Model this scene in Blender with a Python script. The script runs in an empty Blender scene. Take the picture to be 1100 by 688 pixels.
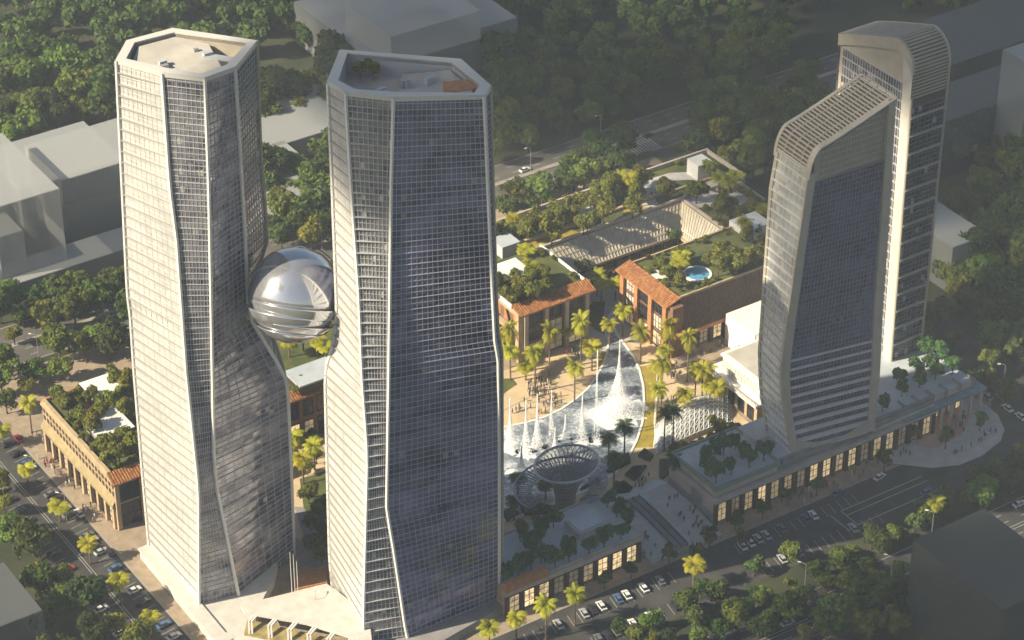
import bpy, math, random
import numpy as np
from mathutils import Vector, Matrix
random.seed(7); RNG=np.random.default_rng(7)
SC=bpy.context.scene; COL=SC.collection
# ------------------------------------------------------------------ camera model (1100x688 px frame)
FPX=2885.0; PIT=math.radians(33.18); YAW=math.radians(56.5)
HV=np.array([math.cos(YAW),math.sin(YAW),0.0])
FW=HV*math.cos(PIT)+np.array([0,0,-math.sin(PIT)])
RT=np.array([HV[1],-HV[0],0.0]); DN=np.cross(FW,RT)
CAM=np.array([-404.3,-573.2,492.5])
def W(px,py,z=0.0):
    r=FW+RT*(px-550)/FPX+DN*(py-344)/FPX
    return CAM+r*((z-CAM[2])/r[2])
def W2(px,py,z=0.0):
    p=W(px,py,z); return (float(p[0]),float(p[1]))
def PX(p):
    d=np.array(p,float)-CAM; w=d@FW
    return (550+FPX*(d@RT)/w,344+FPX*(d@DN)/w)
cd=bpy.data.cameras.new('camera'); co=bpy.data.objects.new('camera',cd); COL.objects.link(co)
m=Matrix(((RT[0],-DN[0],-FW[0],CAM[0]),(RT[1],-DN[1],-FW[1],CAM[1]),(RT[2],-DN[2],-FW[2],CAM[2]),(0,0,0,1)))
co.matrix_world=m; cd.sensor_width=36; cd.lens=FPX/1100*36; cd.clip_end=12000; cd.clip_start=1
SC.camera=co
# ------------------------------------------------------------------ materials
MATS={}
def mat(name,col,rough=0.8,var=0.0,scale=0.5,metal=0.0,spec=0.5,bump=0.0,bscale=4.0,emit=None,estr=0.0,col2=None,objvar=0.0,transl=0.0,detail=4.0):
    if name in MATS: return MATS[name]
    M=bpy.data.materials.new(name); M.use_nodes=True; n=M.node_tree.nodes; l=M.node_tree.links
    b=n['Principled BSDF']; out=n['Material Output']
    b.inputs['Base Color'].default_value=(*col,1); b.inputs['Roughness'].default_value=rough
    b.inputs['Metallic'].default_value=metal; b.inputs['Specular IOR Level'].default_value=spec
    sock=None
    if var>0 or col2:
        tc=n.new('ShaderNodeTexCoord'); nz=n.new('ShaderNodeTexNoise'); nz.inputs['Scale'].default_value=scale; nz.inputs['Detail'].default_value=detail
        nz.inputs['Roughness'].default_value=0.65
        l.new(tc.outputs['Object'],nz.inputs['Vector'])
        rp=n.new('ShaderNodeValToRGB'); c2=col2 if col2 else tuple(min(1,c*(1+var)) for c in col); c1=col if col2 else tuple(c*(1-var) for c in col)
        rp.color_ramp.elements[0].position=0.35; rp.color_ramp.elements[1].position=0.65
        rp.color_ramp.elements[0].color=(*c1,1); rp.color_ramp.elements[1].color=(*c2,1)
        l.new(nz.outputs['Fac'],rp.inputs['Fac']); sock=rp.outputs['Color']
    if objvar>0:
        oi=n.new('ShaderNodeObjectInfo'); hs=n.new('ShaderNodeHueSaturation')
        mh=n.new('ShaderNodeMapRange'); mh.inputs['To Min'].default_value=0.5-0.03*objvar; mh.inputs['To Max'].default_value=0.5+0.03*objvar
        mv=n.new('ShaderNodeMapRange'); mv.inputs['To Min'].default_value=1-0.4*objvar; mv.inputs['To Max'].default_value=1+0.5*objvar
        ml=n.new('ShaderNodeMath'); ml.operation='FRACT'; mm=n.new('ShaderNodeMath'); mm.operation='MULTIPLY'; mm.inputs[1].default_value=7.31
        l.new(oi.outputs['Random'],mm.inputs[0]); l.new(mm.outputs[0],ml.inputs[0])
        l.new(oi.outputs['Random'],mh.inputs['Value']); l.new(ml.outputs[0],mv.inputs['Value'])
        l.new(mh.outputs[0],hs.inputs['Hue']); l.new(mv.outputs[0],hs.inputs['Value'])
        if sock: l.new(sock,hs.inputs['Color'])
        else: hs.inputs['Color'].default_value=(*col,1)
        sock=hs.outputs['Color']
    if sock: l.new(sock,b.inputs['Base Color'])
    if bump>0:
        tc2=n.new('ShaderNodeTexCoord'); nb=n.new('ShaderNodeTexNoise'); nb.inputs['Scale'].default_value=bscale; nb.inputs['Detail'].default_value=5
        bp=n.new('ShaderNodeBump'); bp.inputs['Strength'].default_value=bump; bp.inputs['Distance'].default_value=0.3
        l.new(tc2.outputs['Object'],nb.inputs['Vector']); l.new(nb.outputs['Fac'],bp.inputs['Height']); l.new(bp.outputs['Normal'],b.inputs['Normal'])
    if emit: b.inputs['Emission Color'].default_value=(*emit,1); b.inputs['Emission Strength'].default_value=estr
    if transl>0:
        tr=n.new('ShaderNodeBsdfTranslucent'); mx=n.new('ShaderNodeMixShader'); mx.inputs['Fac'].default_value=transl
        if sock: l.new(sock,tr.inputs['Color'])
        else: tr.inputs['Color'].default_value=(*col,1)
        l.new(b.outputs[0],mx.inputs[1]); l.new(tr.outputs[0],mx.inputs[2]); l.new(mx.outputs[0],out.inputs['Surface'])
    MATS[name]=M; return M

def glass_facade(name,base,light,metal=0.55,rough=0.12,pu=1.5,pv=1.8,blind=(0.5,0.46,0.40),blind_p=0.06,litp=0.0):
    """curtain wall: every pane a little different, some blinds drawn, streaks of reflection painted along the floors"""
    if name in MATS: return MATS[name]
    M=bpy.data.materials.new(name); M.use_nodes=True; n=M.node_tree.nodes; l=M.node_tree.links; b=n['Principled BSDF']
    uv=n.new('ShaderNodeUVMap'); sx=n.new('ShaderNodeSeparateXYZ'); l.new(uv.outputs[0],sx.inputs[0])
    def cell(s,d):
        a=n.new('ShaderNodeMath'); a.operation='DIVIDE'; a.inputs[1].default_value=d; l.new(s,a.inputs[0])
        f=n.new('ShaderNodeMath'); f.operation='FLOOR'; l.new(a.outputs[0],f.inputs[0]); return f.outputs[0]
    cb=n.new('ShaderNodeCombineXYZ'); l.new(cell(sx.outputs['X'],pu),cb.inputs['X']); l.new(cell(sx.outputs['Y'],pv),cb.inputs['Y'])
    wn=n.new('ShaderNodeTexWhiteNoise'); wn.noise_dimensions='3D'; l.new(cb.outputs[0],wn.inputs['Vector'])
    # runs of panes share a tone, painting in broad streaks of reflection
    cb2=n.new('ShaderNodeCombineXYZ'); l.new(cell(sx.outputs['X'],pu*9),cb2.inputs['X']); l.new(cell(sx.outputs['Y'],pv),cb2.inputs['Y'])
    wn2=n.new('ShaderNodeTexWhiteNoise'); wn2.noise_dimensions='3D'; l.new(cb2.outputs[0],wn2.inputs['Vector'])
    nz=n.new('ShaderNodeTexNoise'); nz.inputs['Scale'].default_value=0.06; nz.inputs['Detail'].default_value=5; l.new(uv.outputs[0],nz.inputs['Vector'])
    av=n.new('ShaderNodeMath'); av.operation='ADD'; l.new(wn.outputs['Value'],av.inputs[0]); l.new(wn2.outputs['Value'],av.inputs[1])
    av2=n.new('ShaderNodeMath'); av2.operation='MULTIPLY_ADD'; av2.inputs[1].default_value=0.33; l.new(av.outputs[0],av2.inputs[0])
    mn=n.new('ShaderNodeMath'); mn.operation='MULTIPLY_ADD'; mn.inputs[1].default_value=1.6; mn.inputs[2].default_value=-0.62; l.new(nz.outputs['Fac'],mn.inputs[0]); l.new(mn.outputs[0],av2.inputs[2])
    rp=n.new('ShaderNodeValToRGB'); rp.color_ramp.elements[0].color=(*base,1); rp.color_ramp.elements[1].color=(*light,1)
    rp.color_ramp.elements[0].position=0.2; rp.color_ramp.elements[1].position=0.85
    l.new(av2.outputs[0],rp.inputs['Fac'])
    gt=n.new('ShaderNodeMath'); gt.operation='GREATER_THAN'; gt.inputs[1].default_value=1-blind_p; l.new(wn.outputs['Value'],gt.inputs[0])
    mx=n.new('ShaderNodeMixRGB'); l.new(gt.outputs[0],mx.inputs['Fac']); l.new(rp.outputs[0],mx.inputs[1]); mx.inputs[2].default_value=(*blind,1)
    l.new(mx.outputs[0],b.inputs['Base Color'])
    mm=n.new('ShaderNodeMath'); mm.operation='MULTIPLY_ADD'; mm.inputs[1].default_value=-metal; mm.inputs[2].default_value=metal; l.new(gt.outputs[0],mm.inputs[0])
    l.new(mm.outputs[0],b.inputs['Metallic'])
    b.inputs['Roughness'].default_value=rough; b.inputs['Specular IOR Level'].default_value=0.8
    # slight out-of-plane wobble of each pane
    bp=n.new('ShaderNodeBump'); bp.inputs['Strength'].default_value=0.25; bp.inputs['Distance'].default_value=0.05
    nb=n.new('ShaderNodeTexNoise'); nb.inputs['Scale'].default_value=0.5; l.new(uv.outputs[0],nb.inputs['Vector']); l.new(nb.outputs['Fac'],bp.inputs['Height']); l.new(bp.outputs[0],b.inputs['Normal'])
    MATS[name]=M; return M

def stripes(name,c1,c2,axis='X',period=0.8,rough=0.7):
    if name in MATS: return MATS[name]
    M=bpy.data.materials.new(name); M.use_nodes=True; n=M.node_tree.nodes; l=M.node_tree.links; b=n['Principled BSDF']
    tc=n.new('ShaderNodeTexCoord'); nz=n.new('ShaderNodeTexNoise'); nz.inputs['Scale'].default_value=0.9; nz.inputs['Detail'].default_value=6
    l.new(tc.outputs['Object'],nz.inputs['Vector'])
    rp=n.new('ShaderNodeValToRGB'); rp.color_ramp.elements[0].position=0.4; rp.color_ramp.elements[1].position=0.6
    rp.color_ramp.elements[0].color=(*c1,1); rp.color_ramp.elements[1].color=(*c2,1)
    l.new(nz.outputs['Fac'],rp.inputs['Fac']); l.new(rp.outputs[0],b.inputs['Base Color']); b.inputs['Roughness'].default_value=rough
    MATS[name]=M; return M

cream=mat('cream_panel',(0.56,0.54,0.50),0.55,var=0.10,scale=0.25)
pale=mat('pale_metal',(0.60,0.585,0.55),0.45,metal=0.0)
bargrey=mat('mullion_grey',(0.44,0.44,0.48),0.5)
barblue=mat('mullion_blue',(0.17,0.18,0.25),0.5)
bardark=mat('mullion_dark',(0.16,0.16,0.20),0.5)
frame_beige=mat('frame_beige',(0.46,0.41,0.33),0.55,var=0.08,scale=0.3)
bronze=mat('bronze_fin',(0.30,0.22,0.14),0.5)
roofpale=mat('roof_pale',(0.46,0.43,0.38),0.85,var=0.12,scale=0.15)
roofblue=mat('roof_membrane',(0.42,0.46,0.50),0.8,var=0.10,scale=0.12)
white=mat('white_paint',(0.76,0.75,0.72),0.6,var=0.05,scale=0.4)
stone=mat('sandstone',(0.44,0.33,0.20),0.85,var=0.15,scale=0.4,bump=0.2,bscale=1.5)
stone2=mat('pinkish_stone',(0.46,0.39,0.34),0.85,var=0.12,scale=0.3)
brick=mat('brown_brick',(0.20,0.105,0.06),0.85,var=0.25,scale=0.6,bump=0.2,bscale=3)
darkbrown=mat('dark_brown_metal',(0.055,0.032,0.022),0.6)
terra=stripes('terracotta_tile',(0.26,0.10,0.035),(0.44,0.20,0.07))
terraband=mat('terracotta_band',(0.42,0.19,0.08),0.8,var=0.2,scale=0.8)
brownlouver=mat('brown_louvre',(0.115,0.07,0.045),0.7,var=0.2,scale=0.7)
greystone=mat('grey_stone',(0.25,0.24,0.24),0.85,var=0.15,scale=0.3)
winglow=mat('lit_window',(0.5,0.42,0.3),0.3,var=0.4,scale=0.6,emit=(1.0,0.72,0.36),estr=0.35)
def vary_glow(M):
    n=M.node_tree.nodes; l=M.node_tree.links; b=n['Principled BSDF']; oi=n.new('ShaderNodeObjectInfo'); mr=n.new('ShaderNodeMapRange'); mr.inputs['To Min'].default_value=0.02; mr.inputs['To Max'].default_value=0.60
    pw=n.new('ShaderNodeMath'); pw.operation='POWER'; pw.inputs[1].default_value=1.9; l.new(oi.outputs['Random'],pw.inputs[0]); l.new(pw.outputs[0],mr.inputs['Value'])
    tc=n.new('ShaderNodeTexCoord'); nz=n.new('ShaderNodeTexNoise'); nz.inputs['Scale'].default_value=0.9; nz.inputs['Detail'].default_value=3; l.new(tc.outputs['Object'],nz.inputs['Vector'])
    m2=n.new('ShaderNodeMath'); m2.operation='MULTIPLY'; sm=n.new('ShaderNodeMapRange'); sm.inputs['From Min'].default_value=.3; sm.inputs['From Max'].default_value=.7; sm.inputs['To Min'].default_value=.3; sm.inputs['To Max'].default_value=1.7; l.new(nz.outputs['Fac'],sm.inputs['Value'])
    l.new(mr.outputs[0],m2.inputs[0]); l.new(sm.outputs[0],m2.inputs[1]); l.new(m2.outputs[0],b.inputs['Emission Strength'])
vary_glow(winglow)
windark=mat('dark_window',(0.03,0.035,0.05),0.1,metal=0.3)
winpale=mat('pale_window',(0.55,0.5,0.42),0.25,var=0.25,scale=0.7)
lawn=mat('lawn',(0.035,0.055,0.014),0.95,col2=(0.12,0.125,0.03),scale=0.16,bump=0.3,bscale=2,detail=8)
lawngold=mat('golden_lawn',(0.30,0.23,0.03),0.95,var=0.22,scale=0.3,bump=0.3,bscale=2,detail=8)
hedge_m=mat('clipped_hedge',(0.028,0.045,0.014),0.95,var=0.4,scale=1.2,bump=0.6,bscale=3)
asphalt=mat('asphalt',(0.046,0.044,0.043),0.85,var=0.38,scale=0.16,bump=0.15,bscale=4,detail=8)
asphalt2=mat('old_asphalt',(0.10,0.09,0.08),0.9,var=0.22,scale=0.1,bump=0.15,bscale=4,detail=8)
kerbm=mat('kerb_concrete',(0.30,0.27,0.23),0.9,var=0.12,scale=0.4)
sidewalk_m=mat('paving_sidewalk',(0.32,0.25,0.18),0.9,var=0.18,scale=0.35,bump=0.1,bscale=3,detail=8)
plaza_m=mat('paving_plaza',(0.56,0.43,0.27),0.85,var=0.16,scale=0.16,bump=0.1,bscale=3,detail=8)
palepave=mat('paving_pale',(0.46,0.44,0.42),0.85,var=0.12,scale=0.3,detail=8)
paint=mat('road_paint',(0.34,0.33,0.30),0.8,var=0.15,scale=1.0)
earth=mat('dark_ground_cover',(0.020,0.028,0.010),0.95,col2=(0.05,0.055,0.02),scale=0.05,bump=0.4,bscale=0.8,detail=9)
silver=mat('polished_steel',(0.70,0.71,0.76),0.14,metal=0.8,var=0.04,scale=0.2)
bluesteel=mat('blue_steel',(0.24,0.26,0.32),0.4,metal=0.3)
steel=mat('steel_lattice',(0.42,0.42,0.43),0.4,metal=0.4)
darksteel=mat('dark_steel',(0.10,0.10,0.115),0.4,metal=0.5)
tealroof=mat('teal_canopy',(0.16,0.24,0.25),0.4,var=0.1,scale=0.3)
pinkfloor=mat('pink_paving',(0.48,0.30,0.25),0.8,var=0.1,scale=0.3)
poolblue=mat('pool_water',(0.10,0.32,0.52),0.08,var=0.15,scale=0.5,bump=0.15,bscale=2)
trunk_m=mat('bark',(0.10,0.07,0.045),0.95,var=0.3,scale=1.5)
palmtrunk=mat('palm_bark',(0.16,0.11,0.07),0.95,var=0.3,scale=1.5)
leafA=mat('leaf_green',(0.060,0.110,0.020),0.7,col2=(0.15,0.185,0.028),scale=0.35,objvar=1.0,transl=0.30,spec=0.2)
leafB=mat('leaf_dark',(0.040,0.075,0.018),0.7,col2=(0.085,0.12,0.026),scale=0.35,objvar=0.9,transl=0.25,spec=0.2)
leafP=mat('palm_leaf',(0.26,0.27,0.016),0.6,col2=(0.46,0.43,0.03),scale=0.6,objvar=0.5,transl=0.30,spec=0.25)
leafR=mat('roof_tree_leaf',(0.045,0.12,0.038),0.7,col2=(0.10,0.18,0.05),scale=0.6,objvar=0.4,transl=0.2,spec=0.2)
leafG=mat('garden_leaf',(0.095,0.125,0.018),0.7,col2=(0.24,0.23,0.035),scale=0.4,objvar=0.6,transl=0.3,spec=0.2)
foam=mat('water_spray',(0.95,0.96,0.97),0.6,transl=0.2)

def water_mat():
    M=bpy.data.materials.new('fountain_water'); M.use_nodes=True; n=M.node_tree.nodes; l=M.node_tree.links; b=n['Principled BSDF']
    tc=n.new('ShaderNodeTexCoord')
    a=n.new('ShaderNodeTexNoise'); a.inputs['Scale'].default_value=0.09; a.inputs['Detail'].default_value=4; l.new(tc.outputs['Object'],a.inputs['Vector'])
    c=n.new('ShaderNodeTexNoise'); c.inputs['Scale'].default_value=1.1; c.inputs['Detail'].default_value=7; c.inputs['Roughness'].default_value=0.75; c.inputs['Distortion'].default_value=0.8; l.new(tc.outputs['Object'],c.inputs['Vector'])
    ad=n.new('ShaderNodeMath'); ad.operation='ADD'; l.new(a.outputs['Fac'],ad.inputs[0]); l.new(c.outputs['Fac'],ad.inputs[1])
    rp=n.new('ShaderNodeValToRGB'); e=rp.color_ramp.elements; e[0].position=0.40; e[0].color=(0.08,0.10,0.13,1); e[1].position=0.58; e[1].color=(0.72,0.74,0.77,1)
    x=rp.color_ramp.elements.new(0.5); x.color=(0.26,0.30,0.35,1)
    hf=n.new('ShaderNodeMath'); hf.operation='MULTIPLY'; hf.inputs[1].default_value=0.5; l.new(ad.outputs[0],hf.inputs[0]); l.new(hf.outputs[0],rp.inputs['Fac'])
    l.new(rp.outputs[0],b.inputs['Base Color']); b.inputs['Roughness'].default_value=0.12
    bp=n.new('ShaderNodeBump'); bp.inputs['Strength'].default_value=0.5; bp.inputs['Distance'].default_value=0.3; l.new(c.outputs['Fac'],bp.inputs['Height']); l.new(bp.outputs[0],b.inputs['Normal'])
    return M
water=water_mat()
def see_through(name,col,k):
    M=bpy.data.materials.new(name); M.use_nodes=True; n=M.node_tree.nodes; l=M.node_tree.links; b=n['Principled BSDF']; b.inputs['Base Color'].default_value=(*col,1); b.inputs['Roughness'].default_value=0.6
    t=n.new('ShaderNodeBsdfTransparent'); mx=n.new('ShaderNodeMixShader'); mx.inputs['Fac'].default_value=k
    l.new(b.outputs[0],mx.inputs[1]); l.new(t.outputs[0],mx.inputs[2]); l.new(mx.outputs[0],n['Material Output'].inputs['Surface']); return M
ghostm=see_through('massing_pale',(0.46,0.47,0.47),.58); ghostd=see_through('massing_dark',(0.13,0.14,0.145),.50)
ghostglass=see_through('glassy_massing',(0.06,0.07,0.065),0.38)
latglass=see_through('lattice_glass',(0.10,0.12,0.15),0.5)

# ------------------------------------------------------------------ mesh helpers
class MB:
    def __init__(s): s.v=[]; s.f=[]; s.uv=[]; s.has_uv=False
    def quad(s,a,b,c,d,uv=None):
        i=len(s.v); s.v+= [tuple(a),tuple(b),tuple(c),tuple(d)]; s.f.append((i,i+1,i+2,i+3))
        if uv: s.has_uv=True; s.uv+=uv
        else: s.uv+=[(0,0)]*4
    def poly(s,pts,uv=None):
        i=len(s.v); s.v+=[tuple(p) for p in pts]; s.f.append(tuple(range(i,i+len(pts)))); s.uv+=uv or [(0,0)]*len(pts)
        if uv: s.has_uv=True
    def box(s,x0,x1,y0,y1,z0,z1):
        if x1<x0:x0,x1=x1,x0
        if y1<y0:y0,y1=y1,y0
        i=len(s.v)
        s.v+=[(x0,y0,z0),(x1,y0,z0),(x1,y1,z0),(x0,y1,z0),(x0,y0,z1),(x1,y0,z1),(x1,y1,z1),(x0,y1,z1)]
        for q in ((0,3,2,1),(4,5,6,7),(0,1,5,4),(1,2,6,5),(2,3,7,6),(3,0,4,7)): s.f.append(tuple(i+k for k in q)); s.uv+=[(0,0)]*4
        return s
    def prism(s,pts,z0,z1):
        a=sum(pts[k][0]*pts[(k+1)%len(pts)][1]-pts[(k+1)%len(pts)][0]*pts[k][1] for k in range(len(pts)))
        if a<0: pts=pts[::-1]
        n=len(pts); zz0=z0 if isinstance(z0,(list,tuple)) else [z0]*n; zz1=z1 if isinstance(z1,(list,tuple)) else [z1]*n
        i=len(s.v); s.v+=[(p[0],p[1],zz0[k]) for k,p in enumerate(pts)]+[(p[0],p[1],zz1[k]) for k,p in enumerate(pts)]
        s.f.append(tuple(i+k for k in range(n-1,-1,-1))); s.f.append(tuple(i+n+k for k in range(n))); s.uv+=[(0,0)]*(2*n)
        for k in range(n):
            j=(k+1)%n; s.f.append((i+k,i+j,i+n+j,i+n+k)); s.uv+=[(0,0)]*4
        return s
    def sheet(s,pts,z):
        a=sum(pts[k][0]*pts[(k+1)%len(pts)][1]-pts[(k+1)%len(pts)][0]*pts[k][1] for k in range(len(pts)))
        if a<0: pts=pts[::-1]
        s.poly([(p[0],p[1],z) for p in pts]); return s
    def beam(s,p,q,w,h,up=(0,0,1)):
        p=Vector(p); q=Vector(q); d=(q-p)
        if d.length<1e-6: return s
        d.normalize(); up=Vector(up)
        if abs(d.dot(up))>0.98: up=Vector((1,0,0)) if abs(d.x)<0.9 else Vector((0,1,0))
        a=d.cross(up).normalized(); u=a.cross(d).normalized(); a=a*(w/2); u=u*(h/2); i=len(s.v)
        for c in (p,q):
            for k in ((-1,-1),(1,-1),(1,1),(-1,1)): s.v.append(tuple(c+a*k[0]+u*k[1]))
        for f in ((0,1,2,3),(7,6,5,4),(0,4,5,1),(1,5,6,2),(2,6,7,3),(3,7,4,0)): s.f.append(tuple(i+k for k in f)); s.uv+=[(0,0)]*4
        return s
    def path(s,pts,w,h,closed=False):
        n=len(pts)
        for k in range(n if closed else n-1): s.beam(pts[k],pts[(k+1)%n],w,h)
        return s
    def lathe(s,prof,c=(0,0,0),seg=24,caps=True):
        i=len(s.v)
        for r,z in prof:
            for k in range(seg):
                a=2*math.pi*k/seg; s.v.append((c[0]+r*math.cos(a),c[1]+r*math.sin(a),c[2]+z))
        for j in range(len(prof)-1):
            for k in range(seg):
                k2=(k+1)%seg; s.f.append((i+j*seg+k,i+j*seg+k2,i+(j+1)*seg+k2,i+(j+1)*seg+k)); s.uv+=[(0,0)]*4
        if caps:
            s.f.append(tuple(i+k for k in range(seg-1,-1,-1))); s.uv+=[(0,0)]*seg
            t=i+(len(prof)-1)*seg; s.f.append(tuple(t+k for k in range(seg))); s.uv+=[(0,0)]*seg
        return s
    def tube(s,pts,radii,seg=7):
        i=len(s.v); n=len(pts)
        for j,p in enumerate(pts):
            p=Vector(p); d=(Vector(pts[min(j+1,n-1)])-Vector(pts[max(j-1,0)])).normalized()
            a=d.cross(Vector((0,1,0.01)) if abs(d.z)>0.8 else Vector((0,0,1))).normalized(); b=d.cross(a)
            for k in range(seg):
                t=2*math.pi*k/seg; s.v.append(tuple(p+(a*math.cos(t)+b*math.sin(t))*radii[j]))
        for j in range(n-1):
            for k in range(seg):
                k2=(k+1)%seg; s.f.append((i+j*seg+k,i+(j+1)*seg+k,i+(j+1)*seg+k2,i+j*seg+k2)); s.uv+=[(0,0)]*4
        return s
    def mesh(s,name,material,smooth=False):
        me=bpy.data.meshes.new(name); me.from_pydata(s.v,[],s.f); 
        if s.has_uv:
            u=me.uv_layers.new(name='UVMap'); u.data.foreach_set('uv',[c for t in s.uv for c in t])
        mats=material if isinstance(material,(list,tuple)) else [material]
        for mm in mats: me.materials.append(mm)
        if smooth: me.polygons.foreach_set('use_smooth',[True]*len(me.polygons))
        me.update(); return me
    def build(s,name,material,parent=None,smooth=False,label=None,stuff=False):
        o=bpy.data.objects.new(name,s.mesh(name,material,smooth)); COL.objects.link(o)
        if parent: o.parent=parent; o.matrix_parent_inverse=parent.matrix_world.inverted() if parent.matrix_world!=Matrix.Identity(4) else Matrix.Identity(4)
        if label: o['label']=label
        if stuff: o['kind']='stuff'
        return o
def each(b,name,material,parent):
    """every loose piece of a mesh builder as an object of its own"""
    par=list(range(len(b.v)))
    def find(i):
        while par[i]!=i: par[i]=par[par[i]]; i=par[i]
        return i
    for f in b.f:
        r=find(f[0])
        for k in f[1:]: par[find(k)]=r
    key={}; 
    def snap(i): return find(i)
    # weld pieces that share a corner position
    for i,v in enumerate(b.v):
        k=(round(v[0],3),round(v[1],3),round(v[2],3))
        if k in key: par[find(i)]=find(key[k])
        else: key[k]=i
    groups={}
    for f in b.f: groups.setdefault(find(f[0]),[]).append(f)
    out=[]
    for g in groups.values():
        m=MB(); ix={}
        for f in g:
            q=[]
            for i in f:
                if i not in ix: ix[i]=len(m.v); m.v.append(b.v[i])
                q.append(ix[i])
            m.f.append(tuple(q)); m.uv+=[(0,0)]*len(q)
        out.append(m.build(name,material,parent))
    return out
def tag(o,label,cat,group=None,kind=None):
    o['label']=label; o['category']=cat
    if group: o['group']=group
    if kind: o['kind']=kind
    return o
def thing(name,label,cat,loc=(0,0,0),group=None,rz=0.0,scale=None):
    o=bpy.data.objects.new(name,None); o.empty_display_size=0.5; COL.objects.link(o); o.location=loc; o.rotation_euler=(0,0,rz)
    if scale: o.scale=scale
    o.matrix_world=Matrix.LocRotScale(Vector(loc),o.rotation_euler,o.scale)
    return tag(o,label,cat,group)
def structure(o,label,cat):
    o['kind']='structure'; o['label']=label; o['category']=cat; return o
def sheet(name,label,cat,pts,z,material):
    return structure(MB().sheet(pts,z).build(name,material),label,cat)
def slab(name,label,cat,pts,z0,z1,material):
    return structure(MB().prism(pts,z0,z1).build(name,material),label,cat)
ORD=['first','second','third','fourth','fifth','sixth','seventh','eighth','ninth','tenth','eleventh','twelfth','thirteenth','fourteenth','fifteenth','sixteenth','seventeenth','eighteenth','nineteenth','twentieth','twenty-first','twenty-second','twenty-third','twenty-fourth']
# ================================================================== SETTING
def rect(x0,x1,y0,y1): return [(x0,y0),(x1,y0),(x1,y1),(x0,y1)]
def zp(ox,oy,s,pts,z=0.0): return [W2(ox+a/s,oy+b/s,z) for a,b in pts]
sheet('ground','dark green ground cover stretching away under the whole district','ground',rect(-3000,3500,-2500,4000),0.0,earth)
sheet('north_road','grey asphalt road running past the tree belt behind the site','road',rect(-420,620,121,145),0.008,asphalt2)
sheet('west_street','asphalt street with parked cars beside the left low building','road',rect(-174,-156,-150,121),0.012,asphalt)
sheet('parking_lane','dark asphalt parking lane in front of the shop arcades','road',rect(-156,118,-101,-80),0.012,asphalt)
sheet('boulevard','wide dark boulevard with dashed lane lines at lower right','road',rect(-320,420,-133,-112),0.012,asphalt)
sheet('east_road','dark asphalt road with parked cars right of the rounded apron','road',rect(118,134,-112,121),0.010,asphalt)
sheet('forecourt','grey asphalt forecourt with two cars off the far road','road',zp(560,120,4.914,[(470,150),(640,55),(690,75),(850,240),(660,330),(560,240)]),0.016,asphalt2)
sheet('forecourt_island','pale green lawn island in the far forecourt','lawn',zp(560,120,4.914,[(600,245),(640,215),(690,207),(750,235),(790,270),(730,295),(670,312)]),0.10,lawn)
sheet('forecourt_verge','green lawn verge between forecourt and trees','lawn',zp(560,120,4.914,[(780,180),(880,160),(950,230),(850,248)]),0.10,lawn)
sheet('far_meadow','pale green clearing between the far trees','lawn',[W2(*p) for p in [(545,62),(590,50),(582,66),(548,68)]],0.02,lawn)
sheet('far_meadow','thin light green clearing beyond the road at top right','lawn',[W2(*p) for p in [(742,58),(800,44),(815,52),(750,70)]],0.02,lawn)
sheet('far_meadow','green strip behind the pale blocks at upper left','lawn',[W2(*p) for p in [(28,155),(128,128),(128,136),(30,166)]],0.02,lawn)
# road markings: dashes and edge lines, one sheet per road
def dashes(name,label,rows,z,z_dash=True):
    b=MB()
    for (x0,x1,y,w,d,g) in rows:
        if d==0: b.sheet(rect(x0,x1,y-w/2,y+w/2),z)
        else:
            x=x0
            while x<x1: b.sheet(rect(x,x+d,y-w/2,y+w/2),z); x+=d+g
    return structure(b.build(name,paint),label,'road marking')
dashes('lane_marking','white dashed lane lines along the wide boulevard',[(-320,420,-116.2,.3,3,5),(-320,420,-119.6,.3,3,5),(-320,420,-126,.3,3,5),(-320,420,-129.2,.3,3,5),(-320,420,-113,.25,0,0),(-320,420,-122.2,.3,0,0),(-320,420,-123.4,.3,0,0),(-320,420,-132,.25,0,0)],0.022)
dashes('lane_marking','white dashed lane lines along the far road',[(-420,620,125,.3,3,6),(-420,620,129,.3,3,6),(-420,620,137,.3,3,6),(-420,620,141,.3,3,6),(-420,620,121.6,.3,0,0),(-420,620,144.4,.3,0,0)],0.020)
slab('median','narrow planted median along the far road','median',rect(-420,620,132,134),0,0.15,kerbm)
b=MB()
for k in range(44):
    x=-86+k*3.0
    if -24<x<-2: continue
    for y0 in (-85.6,-97.2):
        b.poly([(x,y0-2.6,.022),(x+.18,y0-2.6,.022),(x+1.0+.18,y0+2.6,.022),(x+1.0,y0+2.6,.022)])
structure(b.build('bay_marking',paint),'white slanted parking bay lines in the dark parking lane','road marking')
b=MB()
for (p,q) in (((36,-88),(68,-88)),((36,-90.6),(68,-90.6)),((36,-96),(70,-96)),((36,-88),(36,-96)),((32,-88),(32,-97))): b.beam((*p,.024),(*q,.024),.35,.004)
structure(b.build('island_marking',paint),'long white outlined island in front of the right arcade','road marking')
b=MB()
for k in range(60):
    y=-70+k*3.1
    for x in (-171.5,-159.5): b.poly([(x-2.2,y,.022),(x-2.2,y+.18,.022),(x+2.2,y+.9,.022),(x+2.2,y+.72,.022)])
b.sheet(rect(-165.3,-165.1,-150,118),.022); b.sheet(rect(-166.1,-165.9,-150,118),.022)
structure(b.build('bay_marking',paint),'white bay lines and centre line along the left street','road marking')
b=MB()
for k in range(9): b.sheet(rect(111.5+k*1.3,112.2+k*1.3,121.5,131.5),.024)
structure(b.build('crosswalk_marking',paint),'white striped crossing over the far road','road marking')
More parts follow.
